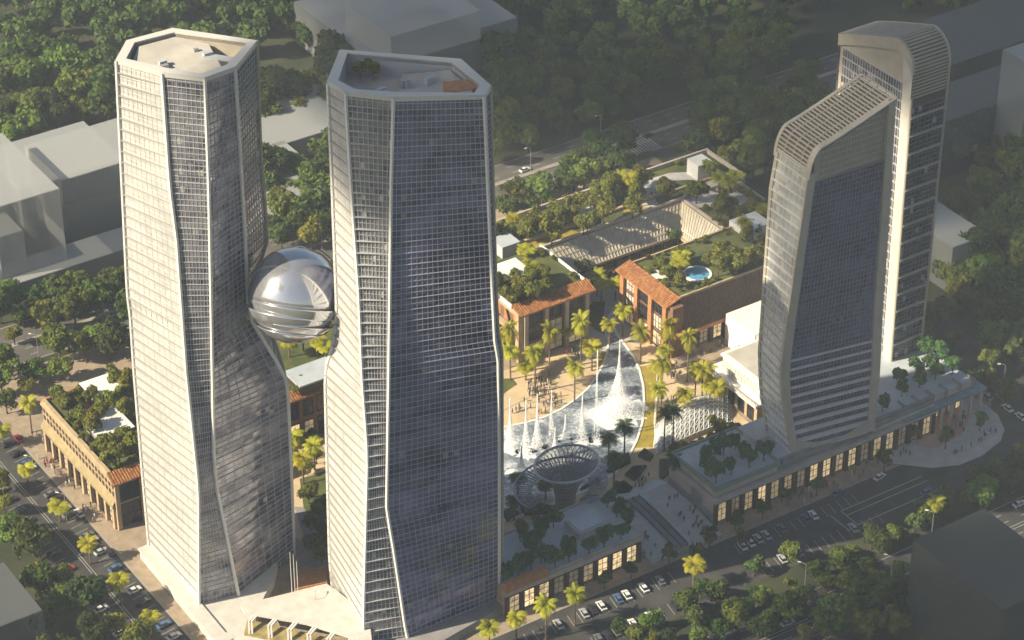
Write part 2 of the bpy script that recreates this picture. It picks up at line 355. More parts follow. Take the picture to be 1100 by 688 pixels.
# site paving
slab('site_paving','raised tan paving under the whole development','pavement',[(-156,-80),(104,-80),(116,-66),(116,118),(-156,118)],0,0.13,sidewalk_m)
sheet('kerb_line','pale kerb edging along the left pavement','kerb',rect(-156,-155.4,-80,118),0.136,kerbm)
sheet('kerb_line','pale kerb edging along the shop front pavement','kerb',rect(-156,104,-80,-79.5),0.136,kerbm)
apr=[W2(*p) for p in [(946,497),(1000,503),(1030,500),(1055,490),(1075,474),(1079,462),(1072,446),(1055,432),(1040,425)]]
slab('drop_off_apron','pale rounded apron beside the drop-off canopy','pavement',apr+[(100,-62),(75,-70)],0,0.16,palepave)
oval=[W2(*p,0) for p in [(964,478),(985,487),(1012,490),(1042,484),(1062,470),(1064,455),(1052,443),(1040,436)]]
slab('apron_step','raised inner ring of the rounded apron','pavement',oval+[(98,-63),(80,-66)],0.16,0.32,palepave)
sheet('entrance_floor','pinkish paving under the drop-off canopy','pavement',[W2(*p) for p in [(985,480),(1005,483),(1030,470),(1042,452),(1035,440)]]+[(98,-66),(82,-66)],0.33,pinkfloor)
sheet('plaza_paving','warm beige plaza paving around the fountain pool','pavement',[(-76,-51),(-30,-50),(-3,-52),(24,-52),(41,-40),(42,6),(44,12),(44,58),(26,62),(0,31),(-100,31),(-108,-8),(-95,-50)],0.136,plaza_m)
sheet('court_paving','bluish grey paving between the courtyard buildings','pavement',zp(525,290,6.875,[(610,230),(700,60),(1050,-60),(1200,60),(1120,420),(1110,560),(1000,520),(840,640),(700,680),(600,560)]),0.140,palepave)
b=MB()
for (p,q) in (((680,480),(850,620)),((620,240),(780,330)),((690,560),(760,640)),((860,60),(1000,180)),((990,90),(1120,200)),((620,500),(700,600)),((640,330),(720,390))):
    a=W2(525+p[0]/6.875,290+p[1]/6.875); c=W2(525+q[0]/6.875,290+q[1]/6.875); b.beam((*a,.146),(*c,.146),.8,.004)
structure(b.build('paving_stripe',greystone),'dark diagonal stripes in the courtyard paving','pavement')
b=MB(); rr=random.Random(3)
for (p,q) in (((300,310),(640,400)),((560,230),(760,330)),((250,370),(470,330)),((60,430),(260,330)),((600,180),(720,260)),((430,230),(700,320))):
    a=W2(530+p[0]/6.875,380+p[1]/6.875); c=W2(530+q[0]/6.875,380+q[1]/6.875); b.beam((*a,.143),(*c,.143),.45,.004)
structure(b.build('paving_stripe',sidewalk_m),'brown paving bands across the sunny plaza','pavement')
# lawns in plaza
lawnR=[(760,205),(860,190),(850,300),(856,400),(848,480),(838,560),(832,600),(725,604),(765,540),(790,470),(800,385),(792,300),(775,240)]
sheet('lawn','golden crescent lawn along the right edge of the pool','lawn',zp(520,350,4.583,lawnR),0.150,lawngold)
sheet('lawn','golden lawn left of the tall fountain tip','lawn',zp(520,350,4.583,[(560,140),(640,110),(645,170),(620,240),(590,290),(552,280),(552,200)]),0.150,lawngold)
sheet('lawn','small golden lawn wedge by the plaza palms','lawn',zp(520,350,4.583,[(440,360),(480,345),(548,362),(500,385),(450,380)]),0.150,lawngold)
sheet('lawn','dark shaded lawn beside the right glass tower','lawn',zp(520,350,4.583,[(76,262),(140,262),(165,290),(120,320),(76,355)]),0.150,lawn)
sheet('lawn','dark lawn beside the curved channel of the pool','lawn',zp(525,290,6.875,[(770,240),(860,232),(850,330),(850,400),(860,480),(800,455),(720,390),(710,350),(740,270)]),0.150,lawn)
# pool
poolpx=[(684,317),(672,322),(660,332),(652,345),(650,356),(654,368),(652,380),(648,392),(641,405),(632,418),(618,430),(602,441),(585,449),(565,455),(545,459),(530,461),(520,480),(518,520),(525,552),(545,560),(580,548),(625,530),(660,510),(675,492),(684,474),(690,455),(692,435),(691,415),(687,398),(680,383),(672,372),(664,362),(659,352),(661,342),(668,333),(686,323)]
pool=[W2(*p) for p in poolpx]
water_o=structure(MB().sheet(pool,0.20).build('pool_water',water),'churning grey water of the teardrop fountain pool','pool water')
b=MB(); b.path([(x,y,.24) for x,y in pool],.7,.3,closed=True)
structure(b.build('pool_kerb',white),'white curved kerb around the teardrop pool','kerb')
b=MB(); b.path([(*W2(*p),.16) for p in [(700,386),(706,400),(706,420),(704,440),(703,455),(704,468),(702,482)]],.5,.1)
structure(b.build('lawn_kerb',white),'thin white kerb right of the golden lawn','kerb')
sheet('garden_path','grey path through the planted strip between the twin towers','path',[W2(*p) for p in [(316,545),(326,545),(352,598),(352,618),(338,614)]],0.146,greystone)
sheet('planted_strip','dark planted strip between the twin towers','lawn',[W2(*p) for p in [(322,515),(354,505),(354,600),(326,545)]],0.142,lawn)
# ================================================================== TOWERS
def edge(poly,ztop,zbase,base=None):
    """vertical-ish edge whose lateral position follows a polyline and whose depth runs evenly from top to base"""
    T=W(poly[0][0],poly[0][1],ztop); B=W(*(base or poly[-1]),zbase)
    d0=float((T-CAM)@HV); d1=float((B-CAM)@HV)
    ys=[p[1] for p in poly]; xs=[p[0] for p in poly]
    def at(z):
        t=(ztop-z)/(ztop-zbase); d=d0+(d1-d0)*t; dz=CAM[2]-z
        dep=d*math.cos(PIT)+dz*math.sin(PIT); ver=-d*math.sin(PIT)+dz*math.cos(PIT)
        py=344+FPX*ver/dep; px=float(np.interp(py,ys,xs)); lat=(px-550)/FPX*dep
        p=CAM+HV*d+RT*lat
        return Vector((float(p[0]),float(p[1]),z))
    return at
def fixed(p0,p1,ztop,zbase):
    return lambda z:Vector((p1[0]+(p0[0]-p1[0])*(z-zbase)/(ztop-zbase),p1[1]+(p0[1]-p1[1])*(z-zbase)/(ztop-zbase),z))
def face_glass(ei,ej,zs,inset=0.0):
    b=MB(); u=0
    w=(ei(zs[0])-ej(zs[0])).length
    for k in range(len(zs)-1):
        a0,a1,c0,c1=ei(zs[k]),ei(zs[k+1]),ej(zs[k]),ej(zs[k+1])
        n=(c0-a0).cross(Vector((0,0,1))).normalized()*-inset
        b.quad(a0+n,c0+n,c1+n,a1+n,[(0,zs[k]),(w,zs[k]),(w,zs[k+1]),(0,zs[k+1])])
    return b
def bar3(b,p,q,w,dep,n,vert):
    """bar lying on a facade: front and two sides"""
    d=(q-p).normalized(); s=n.cross(d).normalized()*(w/2); o=n*dep
    b.quad(p-s+o,q-s+o,q+s+o,p+s+o); b.quad(p-s,q-s,q-s+o,p-s+o); b.quad(p+s+o,q+s+o,q+s,p+s)
def face_bars(ei,ej,zs,ncol,hw=.20,hd=.18,vw=.11,vd=.12,mid=True,hoff=0.0):
    b=MB()
    for k in range(len(zs)):
        z=zs[k]; p,q=ei(z),ej(z); n=(q-p).cross(Vector((0,0,1))).normalized(); p=p-n*.1; q=q-n*.1
        bar3(b,p,q,hw,hd+.1,n,False)
        if mid and k<len(zs)-1:
            z2=(zs[k]+zs[k+1])/2; p2,q2=ei(z2),ej(z2); bar3(b,p2-n*.1,q2-n*.1,hw*.8,hd*.6+.1,n,False)
    for c in range(1,ncol):
        t=c/ncol
        for k in range(len(zs)-1):
            p=ei(zs[k]).lerp(ej(zs[k]),t); q=ei(zs[k+1]).lerp(ej(zs[k+1]),t)
            n=(ej(zs[k])-ei(zs[k])).cross(Vector((0,0,1))).normalized(); bar3(b,p-n*.1,q-n*.1,vw,vd+.1,n,True)
    return b
def face_fins(ei,ej,zs,th=.5,dep=1.1,taper=0.0):
    b=MB()
    for z in zs:
        p,q=ei(z),ej(z); n=(q-p).cross(Vector((0,0,1))).normalized(); t=Vector((0,0,th/2))
        o=n*dep; o2=n*dep*(1-taper); r=n*.25
        b.quad(p-r-t,q-r-t,q+o2-t,p+o-t); b.quad(p-r+t,p+o+t,q+o2+t,q-r+t); b.quad(p+o-t,q+o2-t,q+o2+t,p+o+t)
        b.quad(p-r-t,p+o-t,p+o+t,p-r+t); b.quad(q+o2-t,q-r-t,q-r+t,q+o2+t)
    return b
bargrey2=mat('slab_edge_grey',(0.42,0.42,0.43),0.5)
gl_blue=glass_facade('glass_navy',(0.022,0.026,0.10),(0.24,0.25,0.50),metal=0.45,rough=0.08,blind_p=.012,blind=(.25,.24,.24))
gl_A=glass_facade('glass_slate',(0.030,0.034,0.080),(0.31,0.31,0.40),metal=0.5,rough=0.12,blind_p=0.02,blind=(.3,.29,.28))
finline=mat('fin_line_grey',(0.34,0.32,0.30),0.5)  # thin floor lines, darker than the pale panels
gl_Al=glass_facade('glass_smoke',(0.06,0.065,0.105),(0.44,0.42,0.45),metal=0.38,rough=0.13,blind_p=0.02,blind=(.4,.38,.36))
gl_pale=glass_facade('glass_pale',(0.54,0.54,0.54),(0.72,0.71,0.70),metal=0.2,rough=0.24,blind_p=0.05,blind=(0.58,0.56,0.52))  # sun reflection on the left faces painted in as pale colour
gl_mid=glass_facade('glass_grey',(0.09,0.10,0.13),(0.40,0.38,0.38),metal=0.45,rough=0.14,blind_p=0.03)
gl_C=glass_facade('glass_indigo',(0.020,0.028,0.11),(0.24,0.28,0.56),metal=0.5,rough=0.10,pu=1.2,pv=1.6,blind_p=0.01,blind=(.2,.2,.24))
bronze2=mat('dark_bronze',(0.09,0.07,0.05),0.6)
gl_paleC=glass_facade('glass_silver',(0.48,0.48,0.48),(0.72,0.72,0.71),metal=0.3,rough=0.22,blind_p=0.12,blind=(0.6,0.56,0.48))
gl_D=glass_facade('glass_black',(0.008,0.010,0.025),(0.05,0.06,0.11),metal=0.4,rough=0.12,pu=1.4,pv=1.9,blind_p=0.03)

def crown(root,ring,H,roofz,rim_w,rim_mat,wall_mat,roof_mat):
    c=Vector((sum(p.x for p in ring)/len(ring),sum(p.y for p in ring)/len(ring),H))
    inn=[c+(p-c)*(1-rim_w/((p-c).length)) for p in ring]; b=MB(); n=len(ring)
    for k in range(n):
        j=(k+1)%n; a,bb,cc,dd=ring[k],ring[j],inn[j],inn[k]; z=Vector((0,0,1.0)); up=Vector((0,0,.35))
        o1=(a-c).normalized()*.35; o2=(bb-c).normalized()*.35
        b.quad(a+o1+up,bb+o2+up,cc+up,dd+up); b.quad(a+o1-z,bb+o2-z,bb+o2+up,a+o1+up); b.quad(dd+up,cc+up,cc-z,dd-z); b.quad(dd-z,cc-z,bb+o2-z,a+o1-z)
    b.build('roof_rim',rim_mat,root)
    b=MB()
    for k in range(n):
        j=(k+1)%n; lo=Vector((0,0,roofz-H)); b.quad(inn[j],inn[k],inn[k]+lo,inn[j]+lo)
    b.build('parapet_wall',wall_mat,root)
    b=MB(); b.poly([(p.x,p.y,roofz) for p in ring]); b.build('roof_deck',roof_mat,root)
    return c,inn

def tower_twin(name,label,E,H,styles,floor=3.5,group='matching twisted glass towers on the left'):
    root=thing(name,label,'tower',tuple(E[0](0)),group)
    n=len(E); nf=round(H/floor); zs=[H*k/nf for k in range(nf+1)]
    for i in range(n):
        j=(i+1)%n; st=styles[i]
        if st is None:
            face_glass(E[i],E[j],zs[::6] if zs[-1]==zs[::6][-1] else zs[::6]+[zs[-1]]).build('rear_facade',gl_A,root); continue
        kind,gm,ncol,bm=st
        g=face_glass(E[i],E[j],zs).build('glass_facade',gm,root)
        if kind=='grid': face_bars(E[i],E[j],zs,ncol).build('mullion_grid',bm,g)
        elif kind=='fins':
            face_fins(E[i],E[j],zs[:-1],.16,.7,taper=.8).build('floor_fins',finline,g); face_bars(E[i],E[j],zs,ncol,hw=.16,hd=.06,vw=.09,vd=.05,mid=True).build('mullion_grid',bm,g)
        elif kind=='balcony':
            each(face_fins(E[i],E[j],zs[:-1],.16,.8,taper=.9),'balcony_slab',bargrey2,g); face_bars(E[i],E[j],zs,ncol,hw=.2,hd=.15,vw=.18,vd=.15).build('mullion_grid',bargrey,g)
    for i in range(n):
        b=MB(); pts=[E[i](z) for z in zs[::2]]+([E[i](H)] if nf%2 else [])
        c=Vector((sum(e(H).x for e in E)/n,sum(e(H).y for e in E)/n,0))
        pts=[p+Vector((p.x-c.x,p.y-c.y,0)).normalized()*.25 for p in pts]
        b.tube(pts,[.54]*len(pts),6); b.build('corner_rib',frame_beige if styles[i] is None else white,root)
    ring=[e(H) for e in E]
    return root,ring,zs
HA=175.0
vA=[W2(126,65,HA),W2(174.5,78.5,HA),W2(219.6,84,HA),W2(251.6,72.7,HA),W2(275,45,HA),W2(186,32,HA),W2(137,45,HA)]
eA=[edge([(126,65),(132.4,200),(138,318),(140,323),(145,400),(152.7,495),(161.5,596)],HA,0),
    edge([(174.5,78.5),(183,200),(190.5,258),(200.7,400),(213.8,524),(214.5,659)],HA,0),
    edge([(219.6,84),(224,200),(228,400),(229.8,495),(232.7,524),(257.5,648)],HA,0),
    edge([(251.6,72.7),(259,200),(263.5,280),(266,340),(300,395),(308,412),(312,500),(315.6,598)],HA,0),
    edge([(275,45),(279,160),(285,235),(286,262),(278,285),(274,305),(280,335),(296,372),(303,394),(307,411),(311,500),(314.6,590)],HA,0),
    fixed(vA[5],(vA[5][0]+3,vA[5][1]+15),HA,0), fixed(vA[6],(vA[6][0]+3,vA[6][1]+18),HA,0)]
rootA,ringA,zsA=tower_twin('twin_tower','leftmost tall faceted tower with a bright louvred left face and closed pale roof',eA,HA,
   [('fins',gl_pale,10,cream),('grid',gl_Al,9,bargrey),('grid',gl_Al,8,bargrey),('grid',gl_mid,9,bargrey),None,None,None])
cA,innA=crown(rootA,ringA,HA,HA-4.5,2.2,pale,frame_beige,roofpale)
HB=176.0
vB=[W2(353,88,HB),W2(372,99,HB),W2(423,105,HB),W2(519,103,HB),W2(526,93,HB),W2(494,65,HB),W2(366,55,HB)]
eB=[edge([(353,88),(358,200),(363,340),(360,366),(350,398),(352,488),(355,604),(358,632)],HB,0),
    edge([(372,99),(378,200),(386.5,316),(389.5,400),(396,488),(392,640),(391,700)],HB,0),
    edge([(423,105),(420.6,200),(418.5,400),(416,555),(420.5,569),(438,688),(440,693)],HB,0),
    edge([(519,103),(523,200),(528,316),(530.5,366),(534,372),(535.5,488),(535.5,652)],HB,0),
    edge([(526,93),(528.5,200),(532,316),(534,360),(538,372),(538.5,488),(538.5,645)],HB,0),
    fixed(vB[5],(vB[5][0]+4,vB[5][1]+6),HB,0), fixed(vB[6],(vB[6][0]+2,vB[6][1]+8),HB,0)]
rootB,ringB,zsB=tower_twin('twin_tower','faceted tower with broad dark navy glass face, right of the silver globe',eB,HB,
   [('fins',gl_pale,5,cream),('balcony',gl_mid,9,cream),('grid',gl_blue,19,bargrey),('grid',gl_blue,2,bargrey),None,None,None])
cB,innB=crown(rootB,ringB,HB,HB-5.5,2.4,pale,bargrey,roofpale)
# roofs of the twins
def inward(ring,c,k,z): return [(c.x+(p.x-c.x)*k,c.y+(p.y-c.y)*k) for p in ring]
b=MB(); q=inward(ringA,cA,.80,0); b.prism([q[0],q[1],q[2],((q[2][0]+q[4][0])/2,(q[2][1]+q[4][1])/2),((q[4][0]+q[5][0])/2,(q[4][1]+q[5][1])/2),q[5],q[6]],HA-4.45,[HA-1.6,HA-2.6,HA-2.8,HA-2.2,HA-1.2,HA-.6,HA-.6])
b.build('sloped_penthouse',roofpale,rootA)
p=W(240,60,HA-1.4); b=MB(); b.beam((p[0]-4,p[1]+3,HA-1.5),(p[0]+2,p[1]-3,HA-1.9),2.0,.5); b.build('skylight',roofblue,rootA)
b=MB(); q=inward(ringB,cB,.80,0); mid=((q[1][0]+q[2][0])/2,(q[1][1]+q[2][1])/2)
b.prism([q[2],q[3],q[4],q[5],((q[5][0]+q[6][0])/2,(q[5][1]+q[6][1])/2)],HB-5.45,[HB-3.4,HB-1.4,HB-1.4,HB-1.6,HB-4]); b.build('sloped_penthouse',roofpale,rootB)
b=MB(); b.prism([(cB.x+6,cB.y-8),(cB.x+14,cB.y-12),(cB.x+15,cB.y-7),(cB.x+9,cB.y-3)],HB-2.4,[HB-1.6,HB-.9,HB-.9,HB-1.6]); b.build('roof_plate',terraband,rootB)
rr=random.Random(11)
for root,c,H in ((rootA,cA,HA),(rootB,cB,HB)):
    for k in range(5):
        a=rr.uniform(0,6.28); q=rr.uniform(3,7); x,y=c.x+q*math.cos(a),c.y+q*math.sin(a)*.8; h=rr.uniform(.6,1.3); w=rr.uniform(.6,1.5)
        b=MB(); b.box(x-w,x+w,y-w*.6,y+w*.6,H-4.4,H-1.7+h-.4*(H>175.5)); b.build('roof_unit',steel if k%2 else roofblue,root)
# podium skirt under the left tower
b=MB(); L0=W2(157,597,2); L1=W2(231,687,2); b.prism([(L0[0]-1,L0[1]+2),(L1[0]-1,L1[1]-5),(-140,-41),(-131,-31),(-125,-26),(-116,-14),(-122,4)],0.13,3.2); b.prism([(L0[0]-1.4,L0[1]+2.4),(L1[0]-1.4,L1[1]-5.4),(-139.6,-41.4),(-140,-38),(L1[0]+3,L1[1]-1),(L0[0]+3,L0[1]+2.4)],3.2,3.8)
b.build('plinth',cream,rootA)
b=MB(); b.prism([(-118,-74),(-100,-76),(-73,-72),(-72,-52),(-80,-46),(-110,-40)],0.13,3.0); b.build('plinth',greystone,rootB)
# ---- globe between the twins
pc=W(317,317,103.0); gr=thing('sky_globe','polished silver globe of stacked shells hung between the two left towers','globe',tuple(pc))
RG=12.6; tilt=Matrix.Rotation(math.radians(9),3,Vector(HV)) @ Matrix.Rotation(math.radians(-24),3,Vector(RT)) @ Matrix.Diagonal((1.0,1.0,1.06))
def shell(z0,z1,grow,lip,k):
    prof=[]; N=10
    for i in range(N+1):
        z=z0+(z1-z0)*i/N; prof.append((max(.05,math.sqrt(max(0,RG*RG-z*z)))*grow,z))
    return prof
def globe_part(name,prof,material,cx=(0,0)):
    b=MB(); b.lathe(prof,(0,0,0),48,caps=True); b.v=[tuple(Vector(pc)+tilt@Vector((v[0]+cx[0],v[1]+cx[1],v[2]))) for v in b.v]
    return b.build(name,material,gr,smooth=True)
globe_part('dome_shell',shell(-1.6,RG-.02,1.0,0,0),silver)
for k,(z0,z1,g0,g1,off) in enumerate(((-4.6,-1.7,.975,1.03,(.4,-.3)),(-7.0,-4.2,.96,1.03,(-.4,.2)),(-9.2,-6.6,.94,1.03,(.4,-.1)),(-12.0,-8.8,.9,1.03,(0,0)))):
    N=8; pr=[]
    for q in range(N+1):
        z=z0+(z1-z0)*q/N; pr.append((math.sqrt(max(.1,RG*RG-z*z))*(g0+(g1-g0)*(q/N)**.6),z))
    pr.append((pr[-1][0]-.35,z1+.12)); pr.append((max(1,pr[-1][0]-2.2),z1-.5)); globe_part('band_shell',pr,silver,off)
b=MB()
b.lathe([(math.sqrt(max(.1,RG*RG-z*z))*.955,z) for z in (-11.5,-10,-8,-6,-4,-2,0,.5)],(0,0,0),40)
b.v=[tuple(Vector(pc)+tilt@Vector(v)) for v in b.v]; b.build('inner_shell',darksteel,gr,smooth=True)
b=MB()
pts=[]
for i in range(15):
    a=math.radians(95-i*10); pts.append(Vector(pc)+tilt@(Vector((math.cos(math.radians(-28))*math.cos(a),math.sin(math.radians(-28))*math.cos(a),math.sin(a)))*(RG*1.045)))
b.tube(pts,[.16]*len(pts),5); b.build('seam_rib',darksteel,gr)
b=MB(); 
for s,t in ((-1,(268,325)),(1,(366,312))):
    e=W(t[0],t[1],100); b.tube([tuple(Vector(pc)+(Vector(e)-Vector(pc)).normalized()*(RG-1.5)),tuple(e)],[1.6,1.6],10)
each(b,'bridge_link',steel,gr)

# ---- right pair
def slab_tower_C():
    zb=12.8
    E=[edge([(838,146),(828,200),(819,330),(815.5,380),(817,420),(823,458)],115,zb,base=(826,462)),
       edge([(871,166),(866.5,200),(845,350),(838.5,400),(841,440),(850,487)],116,zb),
       edge([(962,104),(957,200),(948,330),(945,400),(939,462)],126,zb,base=(938,462)),
       ]
    A,Bf,Cc=E
    zsd=[zb+(111-zb)*k/30 for k in range(31)]
    Dd=lambda z: A(min(z,126))+(Cc(z)-Bf(z))
    root=thing('curved_slab_tower','right slab tower in front with navy glass front, white side and ribbed sloping top','tower',tuple(Bf(zb)))
    nf=29; zs=[zb+(106-zb)*k/nf for k in range(nf+1)]
    # side face (towards the left)
    g=face_glass(A,Bf,zsd).build('side_glass',gl_paleC,root); face_fins(A,Bf,zsd[:-1],.22,.4).build('floor_fins',white,g); face_bars(A,Bf,zsd,7,hw=.15,hd=.1,vw=.10,vd=.08,mid=False).build('mullion_grid',white,g)
    # front: bowed glass, its foot raised in an arc
    def inset(e0,e1,t): return lambda z:e0(z).lerp(e1(z),t)+((e1(z)-e0(z)).cross(Vector((0,0,1))).normalized()*-.8)
    L=inset(Bf,Cc,.075); Rr=inset(Bf,Cc,.925)
    zf=[zs[k] for k in range(len(zs))]
    gf=face_glass(L,Rr,[z for z in zf]).build('front_glass',gl_C,root)
    face_bars(L,Rr,zf,24,hw=.3,hd=.2,vw=.14,vd=.4,mid=True).build('mullion_grid',barblue,gf)
    b=MB()
    for k in range(0,11): 
        z=zs[k]; p,q=L(z),Rr(z); n=(q-p).cross(Vector((0,0,1))).normalized(); bar3(b,p,q,1.7-.11*k,.5,n,False)
    b.build('terrace_bands',mat('rosy_panel',(.60,.54,.52),.6,var=.08,scale=.4),gf)
    # frames: left jamb, right jamb, foot
    def jamb(e0,e1,t0,t1,zl):
        b=MB()
        for k in range(len(zl)-1):
            q=[]
            for z in (zl[k],zl[k+1]):
                p0=e0(z).lerp(e1(z),t0); p1=e0(z).lerp(e1(z),t1); n=(e1(z)-e0(z)).cross(Vector((0,0,1))).normalized()
                q.append((p0+n*.3,p1+n*.3,p1-n*1.0,p0-n*1.0))
            a,c=q; b.quad(a[0],a[1],c[1],c[0]); b.quad(a[1],a[2],c[2],c[1]); b.quad(a[3],a[0],c[0],c[3])
        return b
    zl=[zb+(109.5-zb)*k/24 for k in range(25)]
    jamb(Bf,Cc,-.005,.085,zl).build('frame_jamb',frame_beige,root)
    jamb(Bf,Cc,.915,1.0,[zb+(126-zb)*k/24 for k in range(25)]).build('frame_jamb',frame_beige,root)
    jamb(A,Bf,-.03,.06,[zb+(110-zb)*k/24 for k in range(25)]).build('rear_jamb',frame_beige,root)
    b=MB(); n=16
    for k in range(n):
        t0,t1=.07+.86*k/n,.07+.86*(k+1)/n
        def P(t,z): return Bf(z).lerp(Cc(z),t)
        nn=(Cc(zb)-Bf(zb)).cross(Vector((0,0,1))).normalized()
        z0=zb+5.5*(2*t0-1)**2*(1 if t0>.5 else .8); z1=zb+5.5*(2*t1-1)**2*(1 if t1>.5 else .8)
        b.quad(P(t0,zb)+nn*.2,P(t1,zb)+nn*.2,P(t1,z1+1)+nn*.2,P(t0,z0+1)+nn*.2)
    b.build('frame_foot',frame_beige,root)
    # hidden faces
    for (e0,e1) in ((Cc,Dd),(Dd,A)): face_glass(e0,e1,zs[::7]+[zs[-1]]).build('rear_facade',gl_A,root)
    # top profile along the front edge: shoulder arc then rising line
    def prof(e_sh,e_hi,zsh,ztop,r_t=.14,N=8):
        """points of the top edge from the left jamb over the shoulder to the high right corner"""
        pts=[]; 
        Pl=e_sh(zsh-9); Ph=e_hi(ztop); 
        d=Vector((Ph.x-Pl.x,Ph.y-Pl.y,0)); 
        for i in range(N+1):
            a=math.pi/2*i/N; t=r_t*(1-math.cos(a)); zz=zsh-9+9*math.sin(a)+t*4
            pts.append(Vector((Pl.x+d.x*t,Pl.y+d.y*t,zz)))
        z0=pts[-1].z
        for i in range(1,23):
            t=r_t+(1-r_t)*i/22; pts.append(Vector((Pl.x+d.x*t,Pl.y+d.y*t,z0+(ztop-z0)*(i/22)**1.1)))
        return pts
    F=prof(Bf,Cc,117,126.0); back=Vector((.6,15.6,0))
    def up(e): return e
    Rk=prof(A,lambda z:Cc(z)+back,114.5,126.5) if False else [p+back*(1.0) for p in F]
    b=MB()
    for k in range(len(F)-1): b.beam(F[k],F[k+1],.5,2.2,up=(back.x,back.y,0)); b.beam(Rk[k],Rk[k+1],.5,1.2,up=(back.x,back.y,0))
    each(b,'canopy_edge',frame_beige,root)
    b=MB()
    for k in range(len(F)-1):
        d=Vector((0,0,1.6)); b.quad(F[k]-d,F[k+1]-d,Rk[k+1]-d,Rk[k]-d)
    b.build('dark_gap_backing',bronze2,root)  # dark sheet added under the slats to darken their gaps
    b=MB(); tot=[0]
    for k in range(len(F)-1): tot.append(tot[-1]+(F[k+1]-F[k]).length)
    ns=31
    for i in range(ns):
        s=tot[-1]*i/(ns-1); k=max(0,min(len(F)-2,next((j for j in range(len(tot)-1) if tot[j+1]>=s),len(F)-2))); t=(s-tot[k])/max(1e-6,tot[k+1]-tot[k])
        p=F[k].lerp(F[k+1],t); q=Rk[k].lerp(Rk[k+1],t); b.beam(p,q,.42,.5)
    for k2 in (.25,.5,.75):
        for k in range(len(F)-1): b.beam(F[k]+back*k2,F[k+1]+back*k2,.25,.4)
    b.build('canopy_slats',frame_beige,root)
    # louvred attic under the canopy
    b=MB(); top=[p-Vector((0,0,1.2)) for p in F[6:]]; z1=106.0
    nn=(Cc(106)-Bf(106)).cross(Vector((0,0,1))).normalized()*-.7
    for k in range(len(top)-1): b.quad(Vector((top[k].x,top[k].y,z1))+nn,Vector((top[k+1].x,top[k+1].y,z1))+nn,top[k+1]+nn,top[k]+nn)
    at=b.build('attic_screen',bronze2,root)
    b=MB()
    for k in range(0,len(top)-1):
        for t in (0,.5): 
            p=top[k].lerp(top[k+1],t)+nn*.6; q=Vector((p.x,p.y,z1)); b.beam(q,p,.22,.3)
    for z in range(107,126,2):
        ks=[k for k in range(len(top)) if top[k].z>z]
        if ks: b.beam(Vector((top[ks[0]].x,top[ks[0]].y,z))+nn*.6,Vector((top[-1].x,top[-1].y,z))+nn*.6,.2,.3)
    b.build('attic_louvres',frame_beige,at)
    b=MB(); b.poly([A(104)+Vector((0,0,2)),Bf(106),Cc(106),Cc(106)+back]); b.build('roof_deck',bronze,root)
    b=MB(); 
    for k in range(6): 
        p=Bf(106).lerp(Cc(106),.15+.14*k)+back*.5; b.box(p.x-1.6,p.x+1.6,p.y-2.5,p.y+2.5,106.05,108.5)
    b.build('roof_plant',darksteel,root)
    return root
slab_tower_C()
